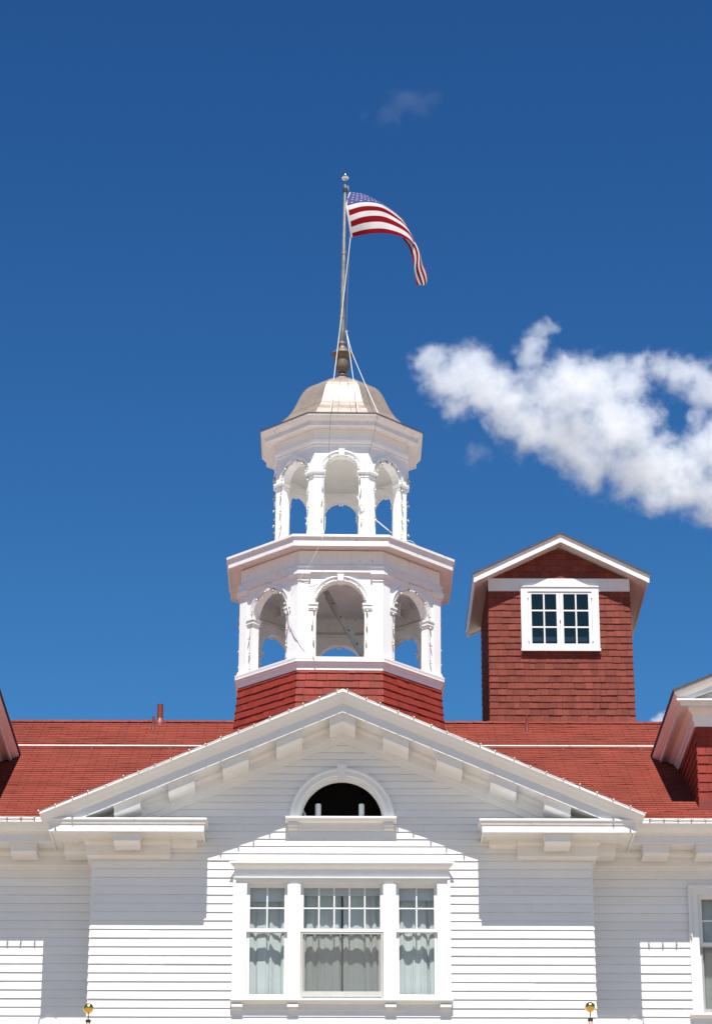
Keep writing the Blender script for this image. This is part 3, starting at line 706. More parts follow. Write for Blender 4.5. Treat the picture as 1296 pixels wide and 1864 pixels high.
# ------------------------------------------------------------------ vent pipes and snow rails on the roof
def on_roof(u, v):
    lo, hi = YWL, Y_RIDGE
    for _ in range(50):
        m = (lo + hi) / 2
        if at(u, v, m).z > roof_z(m): lo = m
        else: hi = m
    p = at(u, v, lo); p.z = roof_z(lo); return p
for lab, ub, vb, vt, r, fl in (('wide red vent pipe near the ridge left of the belfry', 291.5, 1318, 1282, 0.048, 0.10), ('thin red vent pipe beside the wide one', 279.5, 1330, 1304, 0.020, 0.055),
                         ('thin red vent pipe in front of the shingled roof tower', 959, 1333, 1303.5, 0.020, 0.06)):
    p = on_roof(ub, vb); zt_ = at(ub, vt, p.y).z
    m = MB(); hh = zt_ - p.z; m.lathe([(r*2.2, -0.08), (r*1.9, 0.01), (r*1.35, hh*0.3 if r < 0.03 else 0.05), (r*1.02, hh*0.55 if r < 0.03 else 0.09), (r, hh*0.6), (r, hh), (r*0.75, hh), (r*0.75, hh - 0.1)], 14, p)
    sl_ = math.tan(PITCH); q = fl
    m.hexa([(p.x-q, p.y-q, p.z-q*sl_-0.01), (p.x+q, p.y-q, p.z-q*sl_-0.01), (p.x+q, p.y+q, p.z+q*sl_-0.01), (p.x-q, p.y+q, p.z+q*sl_-0.01),
            (p.x-q, p.y-q, p.z-q*sl_+0.014), (p.x+q, p.y-q, p.z-q*sl_+0.014), (p.x+q, p.y+q, p.z+q*sl_+0.014), (p.x-q, p.y+q, p.z+q*sl_+0.014)])
    o = m.build('vent_pipe', PIPE, roof); o['label'] = lab
RAILW = mat('white_rail_paint', (0.75, 0.74, 0.68), 0.5, var=0.1, vscale=6, streak=0.2, dark=(5, 0.66, 0.5))
for (ua, va, ub, vb) in ((22, 1364.5, 352, 1361), (880, 1361, 1202, 1366)):
    a = on_roof(ua, va); b = on_roof(ub, vb); y = (a.y + b.y) / 2; m = MB(); z = roof_z(y)
    m.tube([(a.x - 0.35, y - 0.03, z + 0.035), (b.x + 0.35, y - 0.03, z + 0.035)], 0.015, 8)
    x = a.x
    while x < b.x: m.box(x, x + 0.03, y - 0.02, y + 0.06, z - 0.01, z + 0.03); x += 1.2
    m.build('snow_rail', RAILW, roof)

# ------------------------------------------------------------------ shingled roof tower (right)
YT = Y_RIDGE + 0.35
def tx(u, v): return xat(u, v, YT)
TZ_B = Z_RIDGE - 1.0
TL, TR = tx(888.7, 1075), tx(1144.5, 1075)
TLb, TRb = tx(892.2, 1312), tx(1156, 1312)
ztb = zat(1312, YT); ztt = zat(1075, YT)
TXC = (TL + TR) / 2; TD = 2.3
def tspan(z):
    k = (z - ztt) / (ztb - ztt); return (TL + (TLb - TL)*k, TR + (TRb - TR)*k)
TQ = 0.27                                    # front overhang
ZAT = zat(969, YT - TQ)                      # apex top
xl_t, xr_t = xat(860.5, 1043, YT - TQ), xat(1182.6, 1044, YT - TQ)
THW = (xr_t - xl_t) / 2; TXC = (xl_t + xr_t) / 2
TSL = (ZAT - zat(1043.5, YT - TQ)) / THW
twx0, twx1 = tx(947.3, 1100), tx(1089, 1100); twz0, twz1 = zat(1184.6, YT), zat(1068.5, YT)
mb = MB(); EXPT = 0.1125
thole = (twx0 + 0.05, twx1 - 0.05, twz0, twz1)
ofs = ztb - TZ_B
shingles(mb, (0, YT, 0), (1,0,0), (0,-1,0), tspan, TZ_B, zat(1052, YT), EXPT, thole)
zap_in = ZAT - 0.16
def tgab(z):
    hw = min((zap_in - z) / TSL, (TR - TL) / 2); return ((TL+TR)/2 - hw, (TL+TR)/2 + hw)
shingles(mb, (0, YT, 0), (1,0,0), (0,-1,0), tgab, zat(1052, YT), zap_in - 0.04, EXPT)
# sides
for s_ in (-1, 1):
    xx = TL if s_ < 0 else TR; xb_ = TLb if s_ < 0 else TRb
    z = TZ_B
    sb = MB()
    O = (xx, YT, 0)
    shingles(sb, (0,0,0), (0,1,0), (s_,0,0), lambda z: (0, TD), TZ_B, zat(1046, YT), EXPT)
    for v_ in sb.v:
        k = (v_[2] - ztt) / (ztb - ztt); mb_x = xx + (xb_ - xx)*k; mb.v.append((v_[0] + mb_x, v_[1] + YT, v_[2]))
    o0 = len(mb.v) - len(sb.v); mb.f += [tuple(i + o0 for i in f) for f in sb.f]; mb.m += sb.m
mb.box(tspan(TZ_B)[0] + 0.03, tspan(TZ_B)[1] - 0.03, YT + TD - 0.02, YT + TD, TZ_B, zat(1046, YT))
tower = mb.build('roof_tower', BRICKRED, hotel); tower['label'] = 'square red shingled tower with a white-trimmed gable roof'
# white band
m = MB(); bz0, bz1 = zat(1074.7, YT - 0.03), zat(1052, YT - 0.03)
m.box(TL - 0.005, TR + 0.005, YT - 0.034, YT, bz0, bz1); m.build('trim_band', TRIM, tower)
# roof
m = MB(); y0, y1 = YT - TQ, YT + TD + 0.2
m2 = MB(); m3 = MB()
for s_ in (-1, 1):
    def Q(x, dz): return (TXC + s_*x, ZAT + dz - TSL*x)
    def slab(mm, x0, x1, d0, d1, ya, yb, mi=0):
        a = [Q(x0, d0), Q(x1, d0), Q(x1, d1), Q(x0, d1)]; mm.loops([[(p[0], ya, p[1]) for p in a], [(p[0], yb, p[1]) for p in a]], mi=mi)
    slab(m, 0, THW, 0.0, -0.02, y0 - 0.008, y1)                                  # shingle skin
    for k in range(14):
        x_a = THW * k / 14; slab(m, x_a, THW * (k + 1) / 14 + 0.004, 0.012, 0.001, y0 - 0.008, y1)
    # crown + fascia at front (and back)
    for yy, dr in ((y0, 1), (y1 - 0.01, -1)):
        pr = [(0.0, -0.021), (0.004, -0.034), (0.014, -0.05), (0.018, -0.058), (0.018, -0.15), (0.05, -0.15), (0.05, -0.021)]
        A = [(TXC, yy + dr*p, ZAT + d) for p, d in pr]; 
        B = [(TXC + s_*(THW - p*0.8), yy + dr*p, ZAT + d - TSL*(THW - p*0.8)) for p, d in pr]
        m2.loops([A, B])
    # side fascia board along the eave
    a = [Q(THW, -0.021), Q(THW - 0.03, -0.07), Q(THW - 0.035, -0.16), Q(THW - 0.06, -0.16), Q(THW - 0.06, -0.021)]
    m2.loops([[(p[0], y0 + 0.02, p[1]) for p in a], [(p[0], y1 - 0.02, p[1]) for p in a]])
    # soffit boards
    a = [Q(0, -0.125), Q(THW - 0.05, -0.125), Q(THW - 0.05, -0.14), Q(0, -0.14)]
    m3.loops([[(p[0], y0 + 0.06, p[1]) for p in a], [(p[0], y1 - 0.06, p[1]) for p in a]])
troof = m.build('tower_roof', EDGE, tower); m2.build('rake_trim', OLD, tower); m3.build('soffit', TRIM, tower)
# casement window
m = MB(); fw = 0.115; yf = YT - 0.05
m.box(twx0, twx0 + fw, yf, YT + 0.08, twz0, twz1); m.box(twx1 - fw, twx1, yf, YT + 0.08, twz0, twz1)
m.box(twx0 + fw, twx1 - fw, yf, YT + 0.08, twz1 - 0.085, twz1); m.box(twx0 + fw, twx1 - fw, yf, YT + 0.08, twz0, twz0 + 0.085)
m.box(twx0 - 0.01, twx1 + 0.01, yf - 0.02, yf, twz0 - 0.012, twz0 + 0.03)
m.box(twx0 - 0.008, twx1 + 0.008, yf - 0.014, yf + 0.01, twz1 - 0.008, twz1 + 0.012)
m.build('window_frame', TRIM, tower, bevel=0.002)
wm = (twx0 + twx1) / 2
for a, b in ((twx0 + fw + 0.003, wm - 0.002), (wm + 0.002, twx1 - fw - 0.003)):
    sash(a, b, twz0 + 0.088, twz1 - 0.088, yf + 0.012, 2, 3, fr=0.055, rail=0.035, bot=0.035, parent=tower, glass=DGLASS, mu=0.012)
for xh in (twx0 + fw, twx1 - fw):
    for zh_ in (twz0 + 0.16, twz1 - 0.2): m = MB(); m.box(xh - 0.012, xh + 0.012, yf - 0.008, yf, zh_, zh_ + 0.07); m.build('hinge', OLD, tower)
m = MB(); m.box(wm - 0.01, wm + 0.01, yf - 0.012, yf + 0.012, (twz0+twz1)/2 - 0.03, (twz0+twz1)/2 + 0.05); m.build('window_latch', OLD, tower)
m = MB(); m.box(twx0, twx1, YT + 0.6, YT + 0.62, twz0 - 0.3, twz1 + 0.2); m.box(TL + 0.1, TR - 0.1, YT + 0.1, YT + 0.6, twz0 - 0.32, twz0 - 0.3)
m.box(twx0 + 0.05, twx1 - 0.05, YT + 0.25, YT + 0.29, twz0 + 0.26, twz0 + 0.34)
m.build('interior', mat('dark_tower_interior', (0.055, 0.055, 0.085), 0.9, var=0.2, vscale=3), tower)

# ------------------------------------------------------------------ dormers
def dormer(sx, xcorner, lab):
    """sx=+1: the dormer stands to the right and shows its left cheek; -1 mirrored"""
    p = on_roof(1273, 1471); yd = p.y; D = 0.33; SD = 0.33
    zbse = roof_z(yd); ze = zat(1254, yd - D)                      # eave lip height
    hwid = 1.15; xc = xcorner + sx*hwid; lipx = hwid + SD
    sl = 0.42; za_ = ze + sl*lipx
    ywb = YWL + (za_ - z_r0) / math.tan(PITCH) + 0.3
    fr_top = zat(1322, yd)
    m = MB()
    shingles(m, (xc - hwid, yd, 0), (1,0,0), (0,-1,0), lambda z: (0, 2*hwid), zbse + 0.11, fr_top, 0.135, hole=(0.42, 2*hwid - 0.42, zbse + 0.3, fr_top + 0.2))
    m.box(xc - hwid + 0.35, xc + hwid - 0.35, yd + 0.02, yd + 0.04, zbse, fr_top)
    for s_ in (-1, 1):                                             # cheeks
        z = zbse + 0.03
        while z < ze - 0.1:
            yb = YWL + (z + 0.135 - z_r0) / math.tan(PITCH) + 0.05; x_ = xc + s_*hwid
            y = yd
            while y < yb:
                wd = rnd.uniform(0.1, 0.2); ye = min(y + wd - 0.003, yb + 0.1); t_ = 0.014*rnd.uniform(0.8, 1.2)
                m.hexa([(x_ + s_*t_, y, z), (x_ + s_*t_, ye, z), (x_ - s_*0.01, ye, z), (x_ - s_*0.01, y, z),
                        (x_ + s_*0.003, y, z+0.138), (x_ + s_*0.003, ye, z+0.138), (x_ - s_*0.01, ye, z+0.138), (x_ - s_*0.01, y, z+0.138)])
                y += wd
            z += 0.135
    d = m.build('dormer', RED, hotel); d['label'] = lab
    m = MB()                                                       # flashing
    m.box(xc - hwid - 0.01, xc + hwid + 0.01, yd - 0.025, yd, zbse - 0.02, zbse + 0.06); m.box(xc - hwid - 0.01, xc + hwid + 0.01, yd - 0.02, yd, zbse + 0.063, zbse + 0.12)
    m.box(xc - hwid - 0.1, xc + hwid + 0.1, yd - 0.10, yd - 0.02, zbse - 0.075, zbse - 0.015)
    m.build('flashing', PIPE, d)
    # cornice: one profile used for side eaves and (horizontally) across the front
    zz_ = lambda dz: ze + dz
    cr = [(0.0, -0.02), (0.0, -0.045), (-0.03, -0.085), (-0.075, -0.125), (-0.09, -0.135), (-0.09, -0.20), (-0.12, -0.205), (-0.13, -0.20)]
    m = MB(); xl = lipx
    for s_ in (-1, 1):
        # side eave: crown+fascia
        pr = [(xl + a, b) for a, b in cr] + [(xl - 0.13, -0.02)]
        L0 = [(xc + s_*x, yd - D - (x - xl) * 1.0, zz_(z)) for x, z in pr]; L1 = [(xc + s_*x, YWL + (zz_(z) - z_r0)/math.tan(PITCH) + 0.15, zz_(z)) for x, z in pr]
        m.loops([L0, L1])
        # soffit + bed mould
        zs_ = -0.185
        pr = [(hwid - 0.01, zs_ + 0.02), (xl - 0.12, zs_ + 0.02), (xl - 0.12, zs_), (hwid + 0.12, zs_), (hwid + 0.115, zs_ - 0.04), (hwid + 0.07, zs_ - 0.08),
              (hwid + 0.055, zs_ - 0.09), (hwid + 0.05, zs_ - 0.19), (hwid + 0.035, zs_ - 0.2), (hwid + 0.03, zs_ - 0.26), (hwid - 0.01, zs_ - 0.26)]
        L0 = [(xc + s_*x, yd - (x - hwid), zz_(z)) for x, z in pr]; L1 = [(xc + s_*x, YWL + (zz_(z) - z_r0)/math.tan(PITCH) + 0.12, zz_(z)) for x, z in pr]
        m.loops([L0, L1])
        # front rake crown
        pr = [(D + a, b) for a, b in cr] + [(D - 0.13, -0.02)]
        A = [(xc, yd - p_, za_ + z) for p_, z in pr]; B = [(xc + s_*(xl + (p_ - D)), yd - p_, za_ + z - sl*(xl + p_ - D)) for p_, z in pr]
        m.loops([A, B])
    # front horizontal cornice and frieze
    pr = [(0.0, -0.10), (D - 0.03, -0.115), (D - 0.03, -0.14), (D - 0.055, -0.155), (D - 0.09, -0.16), (D - 0.09, -0.205), (D - 0.12, -0.205), (D - 0.12, -0.18), (0.12, -0.185), (0.115, -0.225),
          (0.07, -0.265), (0.055, -0.275), (0.05, -0.375), (0.035, -0.385), (0.03, -0.445), (0.0, -0.445)]
    m.loops([[(xc - (xl - D + p_), yd - p_, zz_(z)) for p_, z in pr], [(xc + (xl - D + p_), yd - p_, zz_(z)) for p_, z in pr]])
    m.loops([[(xc - xl + 0.04, y_, ze - 0.14), (xc + xl - 0.04, y_, ze - 0.14), (xc, y_, za_ - 0.06)] for y_ in (yd - 0.05, yd - 0.01)])
    m.build('cornice', TRIM, d)
    m = MB()
    for s_ in (-1, 1):
        n = 9
        for k in range(n):
            xa, xb = lipx*k/n, lipx*(k+1)/n
            P = lambda x, y, dz: (xc + s_*x, y, za_ - sl*x + dz)
            m.hexa([P(xa, yd-D-0.02, -0.02), P(xb+0.02*(k==n-1), yd-D-0.02, -0.02), P(xb+0.02*(k==n-1), ywb, -0.02), P(xa, ywb, -0.02),
                    P(xa, yd-D-0.02, 0.006), P(xb+0.02*(k==n-1), yd-D-0.02, 0.02), P(xb+0.02*(k==n-1), ywb, 0.02), P(xa, ywb, 0.006)])
    m.build('dormer_roof', EDGE, d)
    m = MB(); m.box(xc - hwid + 0.38, xc + hwid - 0.38, yd - 0.035, yd + 0.02, zbse + 0.28, fr_top - 0.02)
    m.build('window_frame', TRIM, d)
    m = MB(); m.box(xc - hwid + 0.48, xc + hwid - 0.48, yd - 0.037, yd - 0.034, zbse + 0.4, fr_top - 0.12); m.build('pane', DGLASS, d)
    return d
pc = on_roof(1273, 1471)
dormer(1, pc.x, 'red shingled dormer cut by the right edge of the picture')
pl_ = 2 * xat(611.5, 1383, 3.0) - pc.x
dormer(-1, pl_, 'dormer of which only the white eave shows at the left edge')

# ------------------------------------------------------------------ octagonal belfry
C8 = math.cos(R_(22.5)); S8 = math.sin(R_(22.5))
YC = Y_RIDGE - 0.05
def zf(v, rpx):                            # height of a front-face feature, given its vertex radius in photo pixels
    z = 15.0
    for _ in range(8):
        R = rpx * S(YC, z); z = zat(v, YC - R * C8)
    return z, rpx * S(YC, z)
ZB = roof_z(YC - 1.9) - 0.2
XC = xat(617.4, 1215, YC - 1.5)
cup_loc = Vector((XC, YC, ZB))
LEAN = R_(0.35)
def H(v, rpx): z, r = zf(v, rpx); return z - ZB, r
z_s, r_s = H(1195.5, 203.2)                 # sill top edge
z_s2, _ = H(1204, 203.2)
z_d, r_d = H(1217, 196)
mb = MB()
def face_frame(k):
    """face k (0 = front, counter-clockwise): outward normal and tangent"""
    a = R_(-90 + 45*k); n = Vector((math.cos(a), math.sin(a), 0)); t = Vector((-math.sin(a), math.cos(a), 0)); return n, t
# drum: shingles, flared slightly to the bottom
zdt = z_d; 
rdt = 195.5 * S(YC, ZB + z_d); rdb = 206 * S(YC, ZB + z_d)
zfl = H(1325, 204)[0]
def rdr(z): k = max(0, min(1.6, (zdt - z) / (zdt - zfl))); return rdt + (rdb - rdt)*k
for k in range(8):
    n, t = face_frame(k); sb = MB()
    shingles(sb, (0,0,0), (1,0,0), (0,-1,0), lambda z: (-rdr(z)*S8, rdr(z)*S8), 0.0, zdt, 0.122, t=0.016, wmin=0.10, wmax=0.2)
    base = len(mb.v)
    for x, y, z in sb.v:
        P = n * (rdr(z)*C8 - y) + t * x; mb.v.append((P.x, P.y, z))
    mb.f += [tuple(i + base for i in f) for f in sb.f]; mb.m += sb.m
for k in range(8):                           # corner boards of overlapping shingles
    a = R_(-67.5 + 45*k); z = 0.0
    while z < zdt:
        r0 = rdr(z) + 0.019; r1 = rdr(z + 0.122) + 0.004; c_, s_ = math.cos(a), math.sin(a)
        n1, t1 = face_frame(k); n2, t2 = face_frame(k+1)
        V = Vector((c_, s_, 0)); w1 = 0.035
        lo_ = [V*r0 - t1*w1, V*r0, V*r0 + t2*w1, V*(r0 - 0.05)]; hi_ = [V*r1 - t1*w1, V*r1, V*r1 + t2*w1, V*(r1 - 0.05)]
        mb.loops([[(p.x, p.y, z + 0.002) for p in lo_], [(p.x, p.y, z + 0.12) for p in hi_]]); z += 0.122
cup = mb.build('belfry', RED, hotel); cup.location = cup_loc; cup.rotation_euler = (0, LEAN, 0)
cup['label'] = 'two-storey octagonal white belfry on a red shingled drum'
def oc(name, prof, m, cap=True, bevel=0, label=None):
    o = MB().octa(prof, cap).build(name, m, cup, bevel=bevel)
    if label: o['label'] = label
    return o
oc('belfry_sill', [(rdt - 0.05, z_d - 0.03), (rdt + 0.018, z_d - 0.03), (rdt + 0.022, z_d + 0.03), (rdt + 0.04, z_d + 0.05), (r_s - 0.03, z_s2 - 0.005), (r_s, z_s2), (r_s, z_s2 + 0.03), (r_s + 0.004, z_s - 0.022), (r_s + 0.004, z_s), (r_s - 0.12, z_s + 0.03), (0.05, z_s + 0.03)], BELF)
def stage(zbot, R, zspring, zimp, zcap_top, ztop, rop, ro, pw, thick, rec, capital, pier_to, zfloor):
    """eight corner piers and eight arched panels. R: vertex radius of pier faces; rop: opening half width; ro: archivolt outer"""
    hw = R * S8
    for k in range(8):
        a = R_(-67.5 + 45*k); V = Vector((math.cos(a), math.sin(a), 0)); n1, t1 = face_frame(k); n2, t2 = face_frame(k+1)
        def chev(d, w, z, th=thick):
            o = V*(R + d/C8); i = V*(R - th/C8)
            return [(p.x, p.y, z) for p in (o - t1*(w + d*S8), o, o + t2*(w + d*S8), i + t2*(w - th*math.tan(R_(22.5))), i, i - t1*(w - th*math.tan(R_(22.5))))]
        m = MB(); m.loops([chev(0, pw, zbot), chev(0, pw, pier_to)])
        if capital == 'wrap':
            h0, h1 = zimp
            m.loops([chev(0.012, pw+0.008, h0 - 0.012), chev(0.012, pw+0.008, h0 + 0.016)])
            m.loops([chev(0.018, pw+0.012, h0 + 0.036), chev(0.035, pw+0.022, h1 - 0.03), chev(0.042, pw+0.030, h1 - 0.028), chev(0.042, pw+0.030, h1)])
        else:
            h0, h1 = zcap_top
            m.loops([chev(0.012, pw+0.006, h0), chev(0.014, pw+0.006, h0 + 0.022)])
            m.loops([chev(0.022, pw+0.014, h0 + 0.045), chev(0.05, pw+0.024, h1 - 0.035), chev(0.055, pw+0.03, h1 - 0.033), chev(0.055, pw+0.03, h1)])
            m.loops([chev(0.03, pw+0.02, zbot), chev(0.03, pw+0.02, zbot + 0.032), chev(0.018, pw+0.012, zbot + 0.036), chev(0.018, pw+0.012, zbot + 0.062), chev(0.004, pw+0.003, zbot + 0.07)])
        m.build('pier', BELF, cup)
    for k in range(8):
        n, t = face_frame(k); apo = R * C8
        def M(x, y, z): P = n*(apo - y) + t*x; return (P.x, P.y, z)
        m = MB(); y0 = rec; y1 = thick; hwp = hw - 0.002 if capital == 'wrap' else hw - pw + 0.01
        hin = hwp - (0.0 if capital != 'wrap' else thick * math.tan(R_(22.5)))
        zb_ = zbot if capital != 'wrap' else zspring
        N = 24; fr = []; bk = []
        for i in range(N + 1):
            aa = math.pi - math.pi*i/N; fr.append((rop*math.cos(aa), zspring + rop*math.sin(aa)))
        # front and back skins + intrados
        for (yy, hh) in ((y0, hwp), (y1, hin)):
            V = []; Fc = []
            for i, (x, z) in enumerate(fr): V += [M(x, yy, z), M(x, yy, ztop)]
            for i in range(N): Fc.append((2*i, 2*i+2, 2*i+3, 2*i+1))
            m.add(V, Fc)
            for s_ in (-1, 1): m.add([M(s_*rop, yy, zb_), M(s_*hh, yy, zb_), M(s_*hh, yy, ztop), M(s_*rop, yy, ztop), M(s_*rop, yy, zspring)], [(0,1,2,3,4)])
        path = ([(-rop, zb_)] if zb_ < zspring else []) + fr + ([(rop, zb_)] if zb_ < zspring else [])
        V = []; Fc = []
        for x, z in path: V += [M(x, y0, z), M(x, y1, z)]
        for i in range(len(path) - 1): Fc.append((2*i, 2*i+1, 2*i+3, 2*i+2))
        m.add(V, Fc)
        m.add([M(-hwp, y0, zb_), M(hwp, y0, zb_), M(hin, y1, zb_), M(-hin, y1, zb_)], []) 
        # archivolt
        e = 0.001
        arch_band(m, 0, zspring, [(ro, y0 + e), (ro, y0 - 0.022), (ro - 0.02, y0 - 0.024), (ro - 0.026, y0 - 0.014), ((ro+rop)/2, y0 - 0.013), ((ro+rop)/2 - 0.006, y0 - 0.006), (rop + 0.003, y0 - 0.005), (rop + 0.001, y0 + e)], 0, 24, M)
        # same ring inside
        arch_band(m, 0, zspring, [(ro, y1 - e), (ro, y1 + 0.018), (rop + 0.003, y1 + 0.018), (rop + 0.001, y1 - e)], 0, 24, M)
        kw = 0.052
        for (ya, yb) in ((y0 - 0.05, y0), (y1, y1 + 0.03)):
            zt_ = min(ztop - 0.002, zspring + ro + 0.012)
            P = [M(-kw*0.8, ya, zspring + rop - 0.012), M(kw*0.8, ya, zspring + rop - 0.012), M(kw*0.8, yb, zspring + rop - 0.012), M(-kw*0.8, yb, zspring + rop - 0.012),
                 M(-kw, ya, zt_), M(kw, ya, zt_), M(kw, yb, zt_), M(-kw, yb, zt_)]
            m.hexa(P)
        if capital != 'wrap':
            for s_ in (-1, 1):
                xa, xb = s_*(rop - 0.03), s_*(hwp - 0.012); h0, h1 = zimp
                for (d, za1, zb1) in ((0.034, h1 - 0.03, h1), (0.022, h0 + 0.012, h1 - 0.031), (0.014, h0 - 0.01, h0 + 0.010)):
                    xx = s_*(rop - d); xs_ = sorted((xx, xb))
                    P = [M(xs_[0], y0 - d, za1), M(xs_[1], y0 - d, za1), M(xs_[1], y1 + d, za1), M(xs_[0], y1 + d, za1), M(xs_[0], y0 - d, zb1), M(xs_[1], y0 - d, zb1), M(xs_[1], y1 + d, zb1), M(xs_[0], y1 + d, zb1)]
                    m.hexa(P)
        m.build('arch', BELF, cup)
# ---- lower storey
zL, RL = H(1195, 196.6); zL = z_s + 0.004
pxl = S(YC - 1.5, ZB + zL + 0.8)
zsp = H(1097, 196.6)[0]; zi0 = H(1108, 196.6)[0]; zcap0 = H(1057, 196.6)[0]; zcap1 = H(1042, 196.6)[0]
stage(zL, RL, zsp, (zi0, zsp), (zcap0, zcap1), zcap1 + 0.05, 43.9*pxl, 53.7*pxl, 19*pxl, 0.155, 0.02, 'pil', zcap1 + 0.002, z_s)
# entablature of lower storey
z1004, r1004 = H(1004, 192.5); z1028 = H(1028, 193)[0]; z1035 = H(1035, 196)[0]
z993, r993 = H(993.5, 224); z982 = H(982, 224)[0]; z972, r972 = H(972.4, 221+4)
r_c = 221 * S(YC, ZB + z972); 
r_out = r_c; r_fas = r_c - 0.032
zc_top = zat(972.4, YC - r_out*C8) - ZB; zc_fb = zat(993.5, YC - r_fas*C8) - ZB; zc_ft = zat(982.5, YC - r_fas*C8) - ZB
r_fr = 192.5 * S(YC, ZB + z1004); zfr = zat(1004, YC - r_fr*C8) - ZB
oc('entablature', [(r_fr - 0.20, zcap1 + 0.001), (r_fr + 0.045, zcap1 + 0.001), (r_fr + 0.045, zcap1 + 0.045), (r_fr + 0.03, zcap1 + 0.05), (r_fr + 0.03, z1035 + 0.01), (r_fr + 0.05, z1035 + 0.03), (r_fr + 0.05, z1035 + 0.05), (r_fr + 0.008, z1028 + 0.005),
                   (r_fr, z1028 + 0.01), (r_fr, zfr + 0.01), (r_fr - 0.20, zfr + 0.01)], BELFO, cap=False, label='white entablature above the lower arches')
oc('cornice', [(0.2, zc_fb + 0.012), (r_fr + 0.02, zc_fb + 0.012), (r_fas - 0.03, zc_fb + 0.012), (r_fas - 0.03, zc_fb), (r_fas, zc_fb), (r_fas, zc_ft), (r_fas + 0.012, zc_ft + 0.005), (r_fas + 0.016, zc_ft + 0.025), (r_out - 0.014, zc_top - 0.045), (r_out, zc_top - 0.04), (r_out, zc_top), (0.2, zc_top + 0.13)], BELFO, label='broad white cornice between the two belfry storeys')
print('#drum r', rdt, 'cornice', r_c, 'heights', zL, zsp, zcap1, zc_top)
oc('belfry_ceiling', [(0.05, zfr + 0.02), (r_fr - 0.15, zfr + 0.02), (r_fr - 0.15, zfr + 0.05), (0.05, zfr + 0.05)], INNER)
m = MB(); zc = zfr + 0.02                    # beam and hatch on the ceiling
m.box(-0.62, 0.62, -0.72, -0.60, zc - 0.10, zc); m.box(-0.62, 0.62, -0.60, -0.05, zc - 0.012, zc - 0.001); m.box(-0.62, 0.62, -0.05, 0.0, zc - 0.06, zc)
m.build('hatch_frame', INNER, cup)
# ---- upper storey
RU = 128 * S(YC, ZB + zc_top + 0.6)
pxu = S(YC - 1.0, ZB + zc_top + 0.7)
def zu(v, r): return zat(v, YC - r*C8) - ZB
zus = zu(857, RU); zu0 = zu(866.5, RU); zut = zu(811, RU)
stage(zc_top + 0.02, RU, zus, (zu0, zus), None, zut + 0.03, 31*pxu, 40.8*pxu, 18*pxu, 0.15, 0.006, 'wrap', zus - 0.001, zc_top)
ru_f = RU + 0.005; ru_o = 157.9 * S(YC, ZB + zut + 0.3); ru_fa = ru_o - 0.085
zu_top = zu(751.5, ru_o); zu_ft = zu(766, ru_fa); zu_fb = zu(774, ru_fa); zu_fr = zu(780.5, ru_f)
oc('entablature', [(ru_f - 0.15, zut), (ru_f + 0.012, zut), (ru_f + 0.012, zut + 0.03), (ru_f + 0.03, zut + 0.045), (ru_f + 0.045, zut + 0.085), (ru_f + 0.045, zut + 0.10), (ru_f, zut + 0.115), (ru_f, zu_fr + 0.02), (ru_f - 0.15, zu_fr + 0.02)], BELF, cap=False, label='white entablature above the upper arches')
oc('cornice', [(0.2, zu_fb + 0.012), (ru_f + 0.01, zu_fb + 0.012), (ru_fa - 0.03, zu_fb + 0.012), (ru_fa - 0.03, zu_fb), (ru_fa, zu_fb), (ru_fa, zu_ft), (ru_fa + 0.01, zu_ft + 0.004), (ru_fa + 0.05, zu_ft + 0.04), (ru_o - 0.014, zu_top - 0.035), (ru_o, zu_top - 0.03), (ru_o, zu_top - 0.008), (0.2, zu_top + 0.03)], BELFO, label='white cornice under the dome')
oc('cornice_edge', [(ru_o - 0.1, zu_top - 0.004), (ru_o + 0.008, zu_top - 0.010), (ru_o + 0.010, zu_top + 0.006), (ru_o - 0.1, zu_top + 0.02)], EDGE, cap=False)
m = MB(); m.octa([(0.05, zus + 31*pxu + 0.14), (RU - 0.13, zus + 31*pxu + 0.14), (RU - 0.13, zus + 31*pxu + 0.16), (0.05, zus + 31*pxu + 0.16)])
m.build('belfry_ceiling', mat('upper_ceiling_paint', (0.70, 0.68, 0.62), 0.6, var=0.04, vscale=4), cup)
# ---- dome
pd = S(YC, ZB + zu_top + 0.4)
def zd(v): return zat(v, YC) - ZB
# half widths (silhouette) measured in the photo -> vertex radius
sil = [(768, 106), (760, 97), (752, 90.5), (744, 85.5), (735, 81), (726, 76.5), (718, 72), (711, 66.5), (706, 60), (702, 51), (698, 38), (694, 26), (690, 16), (686.5, 9.5)]
sil = [(792, 131), (784, 122), (776, 112.5)] + sil
prof = []
for v_, h_ in sil:
    r = h_ * pd / C8; prof.append((r, zat(v_, YC - r*S8) - ZB))
prof.insert(0, (prof[0][0] + 0.02, min(prof[0][1] - 0.02, zu_top - 0.02)))
m = MB(); fine = []
for (ra, za1), (rb, zb1) in zip(prof[:-1], prof[1:]): fine += [(ra + (rb-ra)*k/3, za1 + (zb1-za1)*k/3) for k in range(3)]
fine.append(prof[-1]); m.octa(fine)
dome = m.build('dome', COPPER, cup); dome['label'] = 'bell-shaped beige metal dome'
m = MB()                                      # standing seams
def dome_r(z):
    for (ra, za1), (rb, zb1) in zip(fine[:-1], fine[1:]):
        if za1 <= z <= zb1: return ra + (rb-ra)*(z-za1)/(zb1-za1+1e-9)
    return fine[-1][0]
SEAM = mat('dome_seam_metal', (0.16, 0.125, 0.10), 0.8, metal=0.0, var=0.1, vscale=10)
for k in range(8):
    a = R_(-67.5 + 45*k); m.tube([(r*math.cos(a), r*math.sin(a), z) for r, z in fine], 0.005, 5)
    n, t = face_frame(k)
    for fx in ((-0.15, 0.35) if k == 0 else (0.1,)):
        pts = []
        for r, z in fine[:-6]:
            P = n*(r*C8 + 0.001) + t*(r*S8*fx*1.0); pts.append((P.x, P.y, z))
        m.tube(pts, 0.0035, 4)
